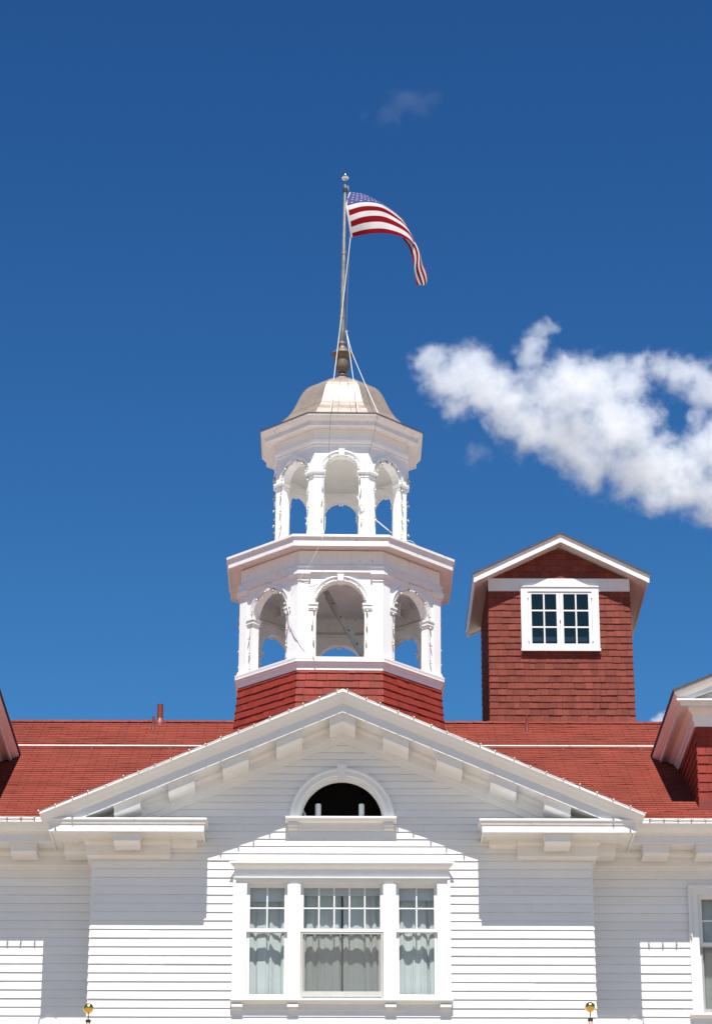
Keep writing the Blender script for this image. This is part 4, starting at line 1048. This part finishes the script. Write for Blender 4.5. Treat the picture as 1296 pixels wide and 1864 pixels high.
for vv in (736,):
    z = zat(vv, YC - 0.75) - ZB; r = dome_r(z); m.tube([(r*math.cos(R_(22.5+45*j)), r*math.sin(R_(22.5+45*j)), z) for j in range(9)], 0.004, 4)
m.build('seam', SEAM, cup)
# ---- loudspeakers, lamps, hooks
LOCALX = lambda u, v, y: xat(u, v, YC + y) - XC
for s_, uu in ((-1, 511), (1, 725)):
    m = MB(); vv = 1112; y = -0.15; c = Vector((LOCALX(uu, vv, y), y, zat(vv, YC + y) - ZB))
    ax = Vector((-s_*0.75, -0.35, 0.25)).normalized(); ax = -ax if False else Vector((s_*0.85, -0.45, -0.12)).normalized()
    sd_ = ax.cross(Vector((0,0,1))).normalized(); up_ = sd_.cross(ax)
    def sq(d, h): return [tuple(c + ax*d + sd_*a*h + up_*b*h*0.85) for a, b in ((-1,-1),(1,-1),(1,1),(-1,1))]
    m.loops([sq(-0.20, 0.04), sq(-0.10, 0.05), sq(0.0, 0.08), sq(0.10, 0.145), sq(0.105, 0.15), sq(0.10, 0.135), sq(0.0, 0.065), sq(-0.1, 0.03)])
    m.tube([c - ax*0.15, c - ax*0.15 + Vector((0, 0, 0.35))], 0.012)
    # world placed: its own thing, hung under the ceiling
    o = m.build('loudspeaker', HORN); o.location = cup_loc; o.rotation_euler = (0, LEAN, 0)
    tag(o, 'grey square horn loudspeaker inside the %s arch of the lower belfry' % ('left' if s_ < 0 else 'right'), 'loudspeaker', 'horn loudspeakers in the belfry')
for uu in (492, 742.5):
    m = MB(); y = -0.35; x_ = LOCALX(uu, 1093.5, y)
    m.lathe([(0.10, zc - 0.012), (0.105, zc - 0.001)], 20, (x_, y, 0)); m.build('ceiling_lamp', BLACK, cup)
    m = MB(); m.lathe([(0.02, zc - 0.022), (0.065, zc - 0.014), (0.066, zc - 0.0125)], 20, (x_, y, 0)); m.build('lamp_glass', HORN, cup)
for uu, vv, k in ((478, 1291, -1), (753, 1291, 1)):
    n, t = face_frame(k % 8); m = MB()
    z = zat(vv, YC - 1.25) - ZB; r = rdr(z)*C8
    xw_ = xat(uu, vv, YC - 1.2) - XC
    # solve tangent offset so that the hook stands at that x
    off = (xw_ - n.x*r) / t.x; b = n*r + t*off
    m.tube([b + Vector((0,0,0)), b + n*0.13 + Vector((0,0,0.012))], 0.014, 8); m.tube([b + n*0.10 + Vector((0,0,0)), b + Vector((0,0,-0.10))], 0.010, 8)
    m.box(b.x - 0.03, b.x + 0.03, b.y - 0.02, b.y + 0.02, b.z - 0.03, b.z + 0.03)
    m.build('wall_hook', PIPE, cup)
# ladder
lad = empty('ladder', cup_loc); lad.rotation_euler = (0, LEAN, 0)
tag(lad, 'aluminium ladder leaning up to the ceiling hatch inside the belfry', 'ladder')
yl0, yl1 = -0.35, -0.35
A0 = at(670, 1208, YC - 0.30) - cup_loc; A1 = at(590, 1076, YC - 0.42) - cup_loc
dl = (A1 - A0).normalized(); side = Vector((0.15, 1, 0.0)); side = (side - dl*side.dot(dl)).normalized(); wd_ = dl.cross(side).normalized()
for q, off in enumerate((0.0, 0.36)):
    m = MB(); o_ = side*off
    def ring(P): return [tuple(P + o_ + side*a + wd_*b) for a, b in ((0, -0.045), (0, 0.045), (0.03, 0.045), (0.03, 0.03), (0.008, 0.03), (0.008, -0.03), (0.03, -0.03), (0.03, -0.045))]
    m.loops([ring(A0), ring(A1)]); m.build('rail', ALU, lad)
ln = (A1 - A0).length; kk = 0.12
while kk < ln - 0.05:
    m = MB(); P = A0 + dl*kk; m.tube([P - side*0.004, P + side*0.37], 0.016, 8); m.build('rung', BLACK, lad); kk += 0.258

# ------------------------------------------------------------------ finial and flagpole
fp = empty('flagpole', (0, 0, 0)); tag(fp, 'grey metal flagpole with a shiny ball, standing on the dome', 'flagpole')
def fpz(v): return zat(v, YC)
xf = xat(623.2, 660, YC); s6 = S(YC, fpz(660))
m = MB(); prof = [(11, 686), (8, 683), (6, 681), (7, 679), (10.5, 676.5), (13.2, 672), (14.2, 667), (14.4, 660), (14.2, 655), (15, 653), (17.5, 650), (20, 647.5), (20.5, 646), (19.5, 644), (15, 641), (9, 636), (7.2, 633), (7, 630), (8.5, 627.5), (8.5, 626)]
m.lathe([(r*s6, fpz(v_)) for r, v_ in prof], 24, (xf, YC, 0))
urn = m.build('urn_base', URN, fp, smooth=True); urn['label'] = 'turned bronze urn under the pole'
m = MB(); m.lathe([(6.5*s6, fpz(682.5)), (6.9*s6, fpz(680)), (6.9*s6, fpz(678)), (6.2*s6, fpz(677))], 20, (xf, YC, 0)); m.build('neck_band', BLACK, fp, smooth=True)
def pole_pt(v): k = (640 - v) / (640 - 322); return Vector((xat(622.6 + 6.0*k, v, YC), YC, fpz(v)))
m = MB(); vs = [636, 600, 578, 560, 500, 462, 440, 400, 350, 342]; rp = [5.4, 5.4, 5.1, 4.6, 4.3, 4.0, 3.5, 3.1, 2.7, 2.6]
m.tube([pole_pt(v_) for v_ in vs], [r*s6 for r in rp], 12); m.build('pole', STEEL, fp, smooth=True)
for v_, hh, r in ((577, 3.2, 5.6), (460.5, 3.2, 4.6), (444, 1.5, 3.8), (346, 3.0, 3.9), (339, 2, 3.0), (520, 1.2, 4.5), (626, 2.5, 6.6)):
    m = MB(); m.tube([pole_pt(v_ + hh), pole_pt(v_ - hh)], r*s6, 12); m.build('collar', STEEL if v_ not in (346,) else BLACK, fp, smooth=False)
m = MB(); m.tube([pole_pt(342), pole_pt(326)], 0.008, 8); m.build('spindle', STEEL, fp)
bp_ = pole_pt(322.3); rb_ = 7.3*s6; m = MB()
m.lathe([(0.003, -rb_)] + [(rb_*math.cos(R_(a)), rb_*math.sin(R_(a))) for a in range(-80, 81, 10)] + [(0.003, rb_)], 24, bp_); m.build('ball', CHROME, fp, smooth=True)
m = MB(); pp = pole_pt(343); m.tube([pp + Vector((0.02, -0.01, 0)), pp + Vector((0.055, -0.02, 0.02))], 0.018, 8); m.tube([pp + Vector((0.05, -0.02, 0.04)), pp + Vector((0.055, -0.02, -0.05))], 0.013, 8); m.build('pulley', STEEL, fp)
cl_ = pole_pt(607); m = MB(); m.tube([cl_ + Vector((0.02, -0.03, 0)), cl_ + Vector((0.1, -0.05, 0.02))], 0.008, 6); m.tube([cl_ + Vector((0.05, -0.04, -0.05)), cl_ + Vector((0.055, -0.04, 0.06))], 0.008, 6); m.build('cleat', STEEL, fp)

def rope(pts, r, mtl=ROPE, name='halyard', parent=fp):
    m = MB(); m.tube(pts, r, 6); return m.build(name, mtl, parent)
FLB = at(638, 433, YC - 0.05)
dome_front = lambda u, v, y: at(u, v, YC + y)
rope([FLB, at(628, 520, YC - 0.1), at(617.5, 610, YC - 0.2), at(607.5, 692, YC - 0.5), at(602.5, 748, YC - 1.33)], 0.0058)
rope([at(634, 352, YC - 0.02), at(636.5, 440, YC - 0.04), at(633, 520, YC - 0.05), at(630.5, 604, YC - 0.06)], 0.004, WIRE)
rope([at(630.5, 602, YC - 0.07), at(636, 640, YC - 0.25), at(644, 696, YC - 0.6), at(652, 750, YC - 1.34)], 0.005)
rope([at(630.5, 604, YC - 0.07), at(640, 641, YC - 0.2), at(664.5, 699, YC - 0.5), at(688, 752, YC - 1.15)], 0.005)

# ------------------------------------------------------------------ flag
def zp(x, y, d): return at(560 + x/4.546, 290 + y/4.546, YC - 0.05 + d/4.546*S(YC, fpz(400)))
KEY = {0.0: [(0, 348, 270, 240), (.27, 328, 322, 120), (.54, 316, 388, 0), (.77, 338, 520, -25), (1, 356, 648, -10)],
       0.13: [(0, 450, 283, 260), (.27, 460, 315, 140), (.54, 455, 356, 20), (.77, 465, 475, -40), (1, 478, 620, -30)],
       0.28: [(0, 575, 345, 230), (.27, 590, 352, 140), (.54, 600, 372, 60), (.77, 610, 470, 10), (1, 615, 610, -30)],
       0.42: [(0, 690, 425, 190), (.27, 705, 428, 140), (.54, 715, 442, 90), (.77, 735, 520, 40), (1, 735, 628, -20)],
       0.54: [(0, 778, 520, 170), (.27, 795, 515, 140), (.54, 800, 525, 100), (.77, 825, 585, 50), (1, 825, 665, -10)],
       0.64: [(0, 785, 645, 200), (.27, 842, 625, 130), (.54, 862, 640, 150), (.77, 878, 668, 80), (1, 870, 704, 20)],
       0.73: [(0, 836, 720, 90), (.27, 892, 705, 40), (.54, 904, 725, 130), (.77, 890, 722, 160), (1, 900, 735, 150)],
       0.82: [(0, 868, 825, 40), (.27, 925, 812, 0), (.54, 952, 835, 90), (.77, 915, 830, 150), (1, 930, 845, 190)],
       0.91: [(0, 884, 930, 30), (.27, 935, 925, -10), (.54, 970, 925, 70), (.77, 930, 925, 140), (1, 945, 925, 180)],
       1.0: [(0, 900, 1040, 20), (.27, 940, 1042, -10), (.54, 975, 1040, 60), (.77, 935, 1030, 130), (1, 950, 1025, 170)]}
ks = sorted(KEY)
def cr1(a, b, c, d, t): return 0.5*((2*b) + (-a + c)*t + (2*a - 5*b + 4*c - d)*t*t + (-a + 3*b - 3*c + d)*t*t*t)
def fl(s, t):
    def row(key, t):
        R = KEY[key]; ts = [r[0] for r in R]; i = max(j for j in range(len(ts) - 1) if ts[j] <= t + 1e-9)
        q = (t - ts[i]) / (ts[i+1] - ts[i]); g_ = lambda j: R[max(0, min(len(R)-1, j))]
        return [cr1(g_(i-1)[c], g_(i)[c], g_(i+1)[c], g_(i+2)[c], q) for c in (1, 2, 3)]
    i = max(j for j in range(len(ks) - 1) if ks[j] <= s + 1e-9); q = (s - ks[i]) / (ks[i+1] - ks[i])
    rr = [row(ks[max(0, min(len(ks)-1, j))], t) for j in (i-1, i, i+1, i+2)]
    p = [cr1(*[r[c] for r in rr], q) for c in range(3)]
    p[2] += 9*math.sin(11*s + 3*t)*min(1, s*5) + 4*math.sin(23*s - 5*t) + 26*max(0, s - 0.6)*math.sin(31*s + 9*t)
    p[2] += 5*math.sin(17*t + 6*s)*min(1, s*3) + 3*math.sin(40*s + 8*t)
    if s > 0.7: p[0] += 22*(s - 0.7)/0.3*math.sin(26*s + 4*t) * (1 if t > 0.1 else t*10); p[0] -= 4*(s - 0.7)
    return zp(*p)
NS, NT = 120, 78
m = MB(); V = [fl(i/NS, j/NT) for i in range(NS+1) for j in range(NT+1)]
for i in range(NS):
    for j in range(NT):
        s_, t_ = (i+.5)/NS, (j+.5)/NT
        k = i*(NT+1) + j; stripe = int(t_*13)
        mi = 2 if (s_ < 0.40 and stripe < 7 and s_ > 0.02) else (1 if (stripe % 2 or s_ < 0.022) else 0)
        m.f.append((k, k+NT+1, k+NT+2, k+1)); m.m.append(mi)
m.v = [tuple(v) for v in V]
for r_i in range(9):
    for c_i in range(11):
        if (r_i + c_i) % 2: continue
        sc_, tc_ = 0.024 + 0.376*(c_i + 1)/12, (7/13)*(r_i + 1)/10
        c0 = fl(sc_, tc_); du = fl(sc_ + 0.005, tc_) - c0; dv = fl(sc_, tc_ + 0.01) - c0
        nrm = du.cross(dv).normalized()
        for sgn in (1, -1):
            P = [fl(sc_, tc_) + nrm*0.004*sgn]
            for q in range(10):
                rr = (0.021 if q % 2 == 0 else 0.009); a = math.pi*q/5
                P.append(fl(sc_ + rr*0.55*math.sin(a), tc_ - rr*math.cos(a)) + nrm*0.004*sgn)
            m.add(P, [(0, 1 + q, 1 + (q+1) % 10) for q in range(10)], 1)
flag = MB(); 
me = bpy.data.meshes.new('flag'); me.from_pydata(m.v, [], m.f)
for mt in (F_RED, F_WHITE, F_BLUE): me.materials.append(mt)
for p, mi in zip(me.polygons, m.m): p.material_index = mi; p.use_smooth = True
fo = bpy.data.objects.new('flag', me); COL.objects.link(fo)
tag(fo, 'striped red and white flag with blue starred corner blowing from the pole', 'flag')

# ------------------------------------------------------------------ strings of bulbs
def bulb_mesh():
    b = MB(); b.lathe([(0.004, 0), (0.012, -0.006), (0.0155, -0.018), (0.013, -0.034), (0.004, -0.048)], 8, (0,0,0)); me1 = b.build('bulb', BULB, smooth=True)
    c = MB(); c.lathe([(0.007, 0.018), (0.009, 0.016), (0.009, 0.0)], 7, (0,0,0)); me2 = c.build('bulb_socket', SOCK)
    m1, m2 = me1.data, me2.data
    bpy.data.objects.remove(me1); bpy.data.objects.remove(me2); return m1, m2
BM, SM = bulb_mesh()
rb2 = random.Random(5)
def string(pts, dirs, label, spacing=None, wr=0.003, off=0.0, scale=1.0):
    root = empty('string_lights', pts[0]); tag(root, label, 'string lights', 'strings of white bulbs on the hotel')
    m = MB(); P0 = Vector(pts[0]); w_ = [Vector(p) - P0 for p in pts]
    if len(w_) > 1:
        dense = []
        for a, b in zip(w_[:-1], w_[1:]): dense += [a, (a+b)/2 + Vector((0, 0, -0.006))]
        dense.append(w_[-1]); m.tube(dense, wr, 4); m.build('wire', WIRE if wr < 0.0035 else ROPE, root)
    for p, d in zip(w_, dirs):
        q = Vector(d) + Vector((rb2.uniform(-.35,.35), rb2.uniform(-.2,.2), rb2.uniform(-.25,.25)))
        rot = (-q).to_track_quat('Z', 'Y').to_euler()
        b = bpy.data.objects.new('bulb', BM); COL.objects.link(b); b.parent = root; b.location = p + q.normalized()*0.012; b.rotation_euler = rot
        b.scale = (scale,)*3
        s = bpy.data.objects.new('bulb_socket', SM); COL.objects.link(s); s.parent = b
    return root
LIPZ = -0.02
for s_ in (-1, 1):
    n = 18; pts = []
    for i in range(n + 1):
        x = XT * (0.02 + 0.985*i/n) + rb2.uniform(-0.015, 0.015); pts.append((AX + s_*x, -PL - 0.008, Z_GAP + 0.0 - SLOPE*x + rb2.uniform(-0.012, 0.012)))
    string(pts, [(0, -1, -0.35)]*len(pts), 'white bulbs along the %s slope of the big gable' % ('left' if s_ < 0 else 'right'), scale=0.92)
for s_ in (-1, 1):
    pts = []; x = XT + 0.12
    while x < 9.0: pts.append((AX + s_*x, YWL - 0.012, Z_LIP + 0.012 + rb2.uniform(-0.006, 0.006))); x += 0.185 + rb2.uniform(-0.02, 0.02)
    string(pts, [(0, -1, -0.3)]*len(pts), 'white bulbs along the eave gutter %s of the gable' % ('left' if s_ < 0 else 'right'), scale=1.1)
def tower_pt(k, x, y, z):
    n, t = face_frame(k); P = n*y + t*x; v = Vector((P.x, P.y, z)); v.rotate(Matrix.Rotation(LEAN, 3, 'Y')); return v + cup_loc
def tower_string(k, R, rop, z0, zs, jw, word, stage_):
    n, t = face_frame(k % 8); apo = R*C8 + 0.012; pts = []; dirs = []
    d1 = tuple(n*0.5 + Vector((0,0,-1)))
    z = z0 + 0.06
    while z < zs - 0.08: pts.append(tower_pt(k, -rop - jw*rb2.uniform(0.35, 0.7), apo, z)); dirs.append(d1); z += 0.27 + rb2.uniform(-.03, .03)
    for a in (165, 130, 100, 75, 45, 12): pts.append(tower_pt(k, (rop + jw*0.2)*math.cos(R_(a)), apo + 0.01, zs + (rop + jw*0.2)*math.sin(R_(a)))); dirs.append(d1)
    z = zs - 0.1
    while z > z0 + 0.04: pts.append(tower_pt(k, rop + jw*rb2.uniform(0.35, 0.7), apo, z)); dirs.append(d1); z -= 0.27 + rb2.uniform(-.03, .03)
    string(pts, dirs, 'white bulbs round the %s arch of the %s belfry storey' % (word, stage_), scale=1.1, wr=0.003)
for k, wd2 in ((0, 'front'), (-1, 'front left'), (1, 'front right'), (-2, 'far left side'), (2, 'far right side')):
    tower_string(k, RL - 0.02/C8, 43.9*pxl, zL, zsp, 9*pxl, wd2, 'lower')
    tower_string(k, RU, 31*pxu, zc_top, zus, 9*pxu, wd2, 'upper')

# ------------------------------------------------------------------ loose cables on the belfry
def cable(pts, r, label, mtl=ROPE):
    m = MB(); P = [Vector(p) for p in pts]; D = []
    for i in range(len(P) - 1):
        a, b, c, d = P[max(i-1, 0)], P[i], P[i+1], P[min(i+2, len(P)-1)]
        for q in range(6): D.append(Vector([cr1(a[j], b[j], c[j], d[j], q/6) for j in range(3)]))
    D.append(P[-1]); m.tube(D, r, 6); o = m.build('cable', mtl); tag(o, label, 'cable', 'loose cables on the belfry')
yA = YC - RU*C8 - 0.04; yK = YC - r_out*C8 - 0.02; yP = YC - RL*C8 - 0.03
cable([at(590.5, 905, yA), at(591, 925, yA), at(592, 950, yA), at(589, 972, yK), at(578, 1000, yK + 0.03), at(556, 1040, yP - 0.05), at(528, 1075, yP + 0.12), at(522, 1085, yP + 0.25)], 0.0035, 'thin cable hanging from the left front pier over the middle cornice')
cable([at(522, 1092, yP + 0.22), at(526, 1115, yP + 0.1), at(540, 1155, yP), at(556, 1178, yP - 0.01), at(575, 1192, yP - 0.08)], 0.006, 'grey cable looping down the lower left pier')
cable([at(650, 903, yA), at(660, 922, yA), at(684, 946, yA + 0.3), at(714, 971, yA + 0.9)], 0.010, 'white rope slanting behind the upper right piers')
cable([at(741, 984, YC - 1.2), at(752, 987, YC - 1.1), at(763, 1005, YC - 1.0), at(775, 1040, YC - 0.95), at(795, 1078, YC - 0.72)], 0.0035, 'white cable hanging over the right side of the middle cornice')
cable([at(602.6, 750, YC - 1.36), at(600, 790, YC - 1.25), at(598, 850, YC - 1.2)], 0.003, 'thin line hanging down from the upper cornice, left', WIRE)
cable([at(688, 752, YC - 1.3), at(679, 800, YC - 1.25), at(668, 840, YC - 1.22), at(655, 905, YC - 1.2)], 0.003, 'thin line slanting down from the upper cornice, right', WIRE)

# ------------------------------------------------------------------ two poles with gilded balls in front of the facade
YP = -4.2
for (u, v, side_) in ((162, 1836, 'left'), (1073.5, 1833.5, 'right')):
    c = at(u, v, YP); px = S(YP, c.z); root = empty('flagstaff', (c.x, YP, 0)); tag(root, 'thin brown pole topped by a gilded ball at the lower %s' % side_, 'pole', 'ball-topped poles before the facade')
    cz = c.z; r = 9.6*px; m = MB(); zt_ = at(u, v + 20.5, YP).z
    m.lathe([(0.002, cz - r)] + [(r*math.cos(R_(a)), cz + r*math.sin(R_(a))) for a in range(-80, 81, 10)] + [(0.002, cz + r)], 24, (0,0,0)); m.build('ball', GOLD, root, smooth=True)
    m = MB(); m.lathe([(0.012, zt_ - 0.02), (0.008, zt_ + 0.03), (0.008, cz - r + 0.005)], 10); m.build('spindle', GOLD, root, smooth=True)
    m = MB(); m.lathe([(4.4*px, zt_ - 0.03), (4.9*px, zt_ - 0.028), (4.9*px, zt_), (2*px, zt_ + 0.004)], 14); m.build('cap', BLACK, root)
    m = MB(); m.lathe([(0.05, 0), (0.045, 1.0), (4.1*px, zt_ - 0.02)], 16); m.build('shaft', POLEB, root, smooth=True)

# ------------------------------------------------------------------ clouds (real volumes some 1.6 km away)
def cloud(name, Y, blobs, dens, label, seed, amp=0.82, thr=0.27, fscale=1.0, aniso=0.2, wide=0.5, step=0.13):
    pts = []
    for u, v, r in blobs:
        p = at(u, v, Y); px = (p - CAM).length / F; pts.append((p, r*px*1.42))
    rr = random.Random(seed)
    pts = [(p + Vector((0, rr.uniform(-0.25, 0.25)*r, 0)), r) for p, r in pts]
    lo = Vector([min(p[i] - r*1.25 for p, r in pts) for i in range(3)]); hi = Vector([max(p[i] + r*1.25 for p, r in pts) for i in range(3)])
    b = MB(); b.box(lo.x, hi.x, lo.y, hi.y, lo.z, hi.z)
    m = bpy.data.materials.new(name + '_vapour'); m.use_nodes = True; t = m.node_tree; N = t.nodes; L = t.links; N.clear()
    o = N.new('ShaderNodeOutputMaterial'); vs = N.new('ShaderNodeVolumeScatter'); vs.inputs['Color'].default_value = (0.82, 0.83, 0.85, 1); vs.inputs['Anisotropy'].default_value = aniso
    g = N.new('ShaderNodeNewGeometry')
    # domain warp for wispy outlines
    px = (Y - CAM.y) / math.cos(TH) / F
    def noise(scale, det, rough, vec, off):
        mp = N.new('ShaderNodeVectorMath'); mp.operation = 'ADD'; mp.inputs[1].default_value = off; L.new(vec, mp.inputs[0])
        n = N.new('ShaderNodeTexNoise'); n.inputs['Scale'].default_value = scale; n.inputs['Detail'].default_value = det; n.inputs['Roughness'].default_value = rough
        L.new(mp.outputs[0], n.inputs['Vector']); return n
    w1 = noise(1/(60*px*fscale), 7, 0.62, g.outputs['Position'], (31+seed, 7, 3))
    sub = N.new('ShaderNodeVectorMath'); sub.operation = 'SUBTRACT'; sub.inputs[1].default_value = (0.5, 0.5, 0.5); L.new(w1.outputs['Color'], sub.inputs[0])
    scl = N.new('ShaderNodeVectorMath'); scl.operation = 'SCALE'; scl.inputs['Scale'].default_value = 56*px*fscale; L.new(sub.outputs[0], scl.inputs[0])
    P = N.new('ShaderNodeVectorMath'); P.operation = 'ADD'; L.new(g.outputs['Position'], P.inputs[0]); L.new(scl.outputs[0], P.inputs[1])
    cur = None
    for p, r in pts:
        d = N.new('ShaderNodeVectorMath'); d.operation = 'DISTANCE'; d.inputs[1].default_value = p; L.new(P.outputs[0], d.inputs[0])
        q = N.new('ShaderNodeMath'); q.operation = 'MULTIPLY_ADD'; q.inputs[1].default_value = -1/r; q.inputs[2].default_value = 1.0; L.new(d.outputs['Value'], q.inputs[0])
        if cur is None: cur = q.outputs[0]
        else:
            mx = N.new('ShaderNodeMath'); mx.operation = 'SMOOTH_MAX'; mx.inputs[2].default_value = 0.32; L.new(cur, mx.inputs[0]); L.new(q.outputs[0], mx.inputs[1]); cur = mx.outputs[0]
    n = noise(1/(34*px*fscale), 10, 0.70, g.outputs['Position'], (seed, 2, 9))
    a = N.new('ShaderNodeMath'); a.operation = 'MULTIPLY_ADD'; a.inputs[1].default_value = amp*2; a.inputs[2].default_value = -amp - thr; L.new(n.outputs['Fac'], a.inputs[0])
    s = N.new('ShaderNodeMath'); s.operation = 'ADD'; L.new(cur, s.inputs[0]); L.new(a.outputs[0], s.inputs[1])
    mr = N.new('ShaderNodeMapRange'); mr.interpolation_type = 'SMOOTHSTEP'; mr.inputs[1].default_value = 0.0; mr.inputs[2].default_value = wide; mr.inputs[3].default_value = 0; mr.inputs[4].default_value = dens
    L.new(s.outputs[0], mr.inputs[0]); L.new(mr.outputs[0], vs.inputs['Density']); L.new(vs.outputs[0], o.inputs['Volume'])
    try: m.cycles.volume_step_rate = step
    except Exception as e: print(e)
    ob = b.build(name, m); tag(ob, label, 'cloud'); return ob
BIG = [(786,664,40),(812,700,52),(856,676,58),(824,742,30),(884,722,56),(912,702,34),(930,738,58),(962,768,60),(982,705,50),(968,650,34),(972,632,27),(980,618,20),(986,608,18),(1004,600,16),(1040,712,66),(1030,665,36),(1035,785,72),(1092,700,62),(1075,835,62),(1130,785,78),
       (1148,690,44),(1150,860,60),(1120,665,30),(1200,845,72),(1172,660,26),(1205,672,34),(1240,684,42),(1285,704,52),(1165,668,30),(1265,765,24),(1250,878,66),(1292,820,60),(1305,905,60),(1350,850,80),(1350,740,60),(1190,915,34)]
cloud('cloud', 1500.0, BIG, 0.070, 'large ragged white cloud drifting right of the belfry', 4)
cloud('cloud', 1500.0, [(868,830,26),(880,822,16),(858,842,14)], 0.018, 'faint scrap of cloud under the large cloud', 12, thr=0.34)
cloud('cloud', 1500.0, [(712,200,36),(735,190,36),(762,180,34),(790,182,22),(662,208,16),(735,178,22)], 0.003, 'faint wisp high above the flag', 15, thr=0.34)
cloud('cloud', 1500.0, [(1208,1310,18),(1196,1316,16),(1222,1306,18),(1240,1312,22)], 0.12, 'small white cloud peeping over the ridge by the right dormer', 22, fscale=0.5)
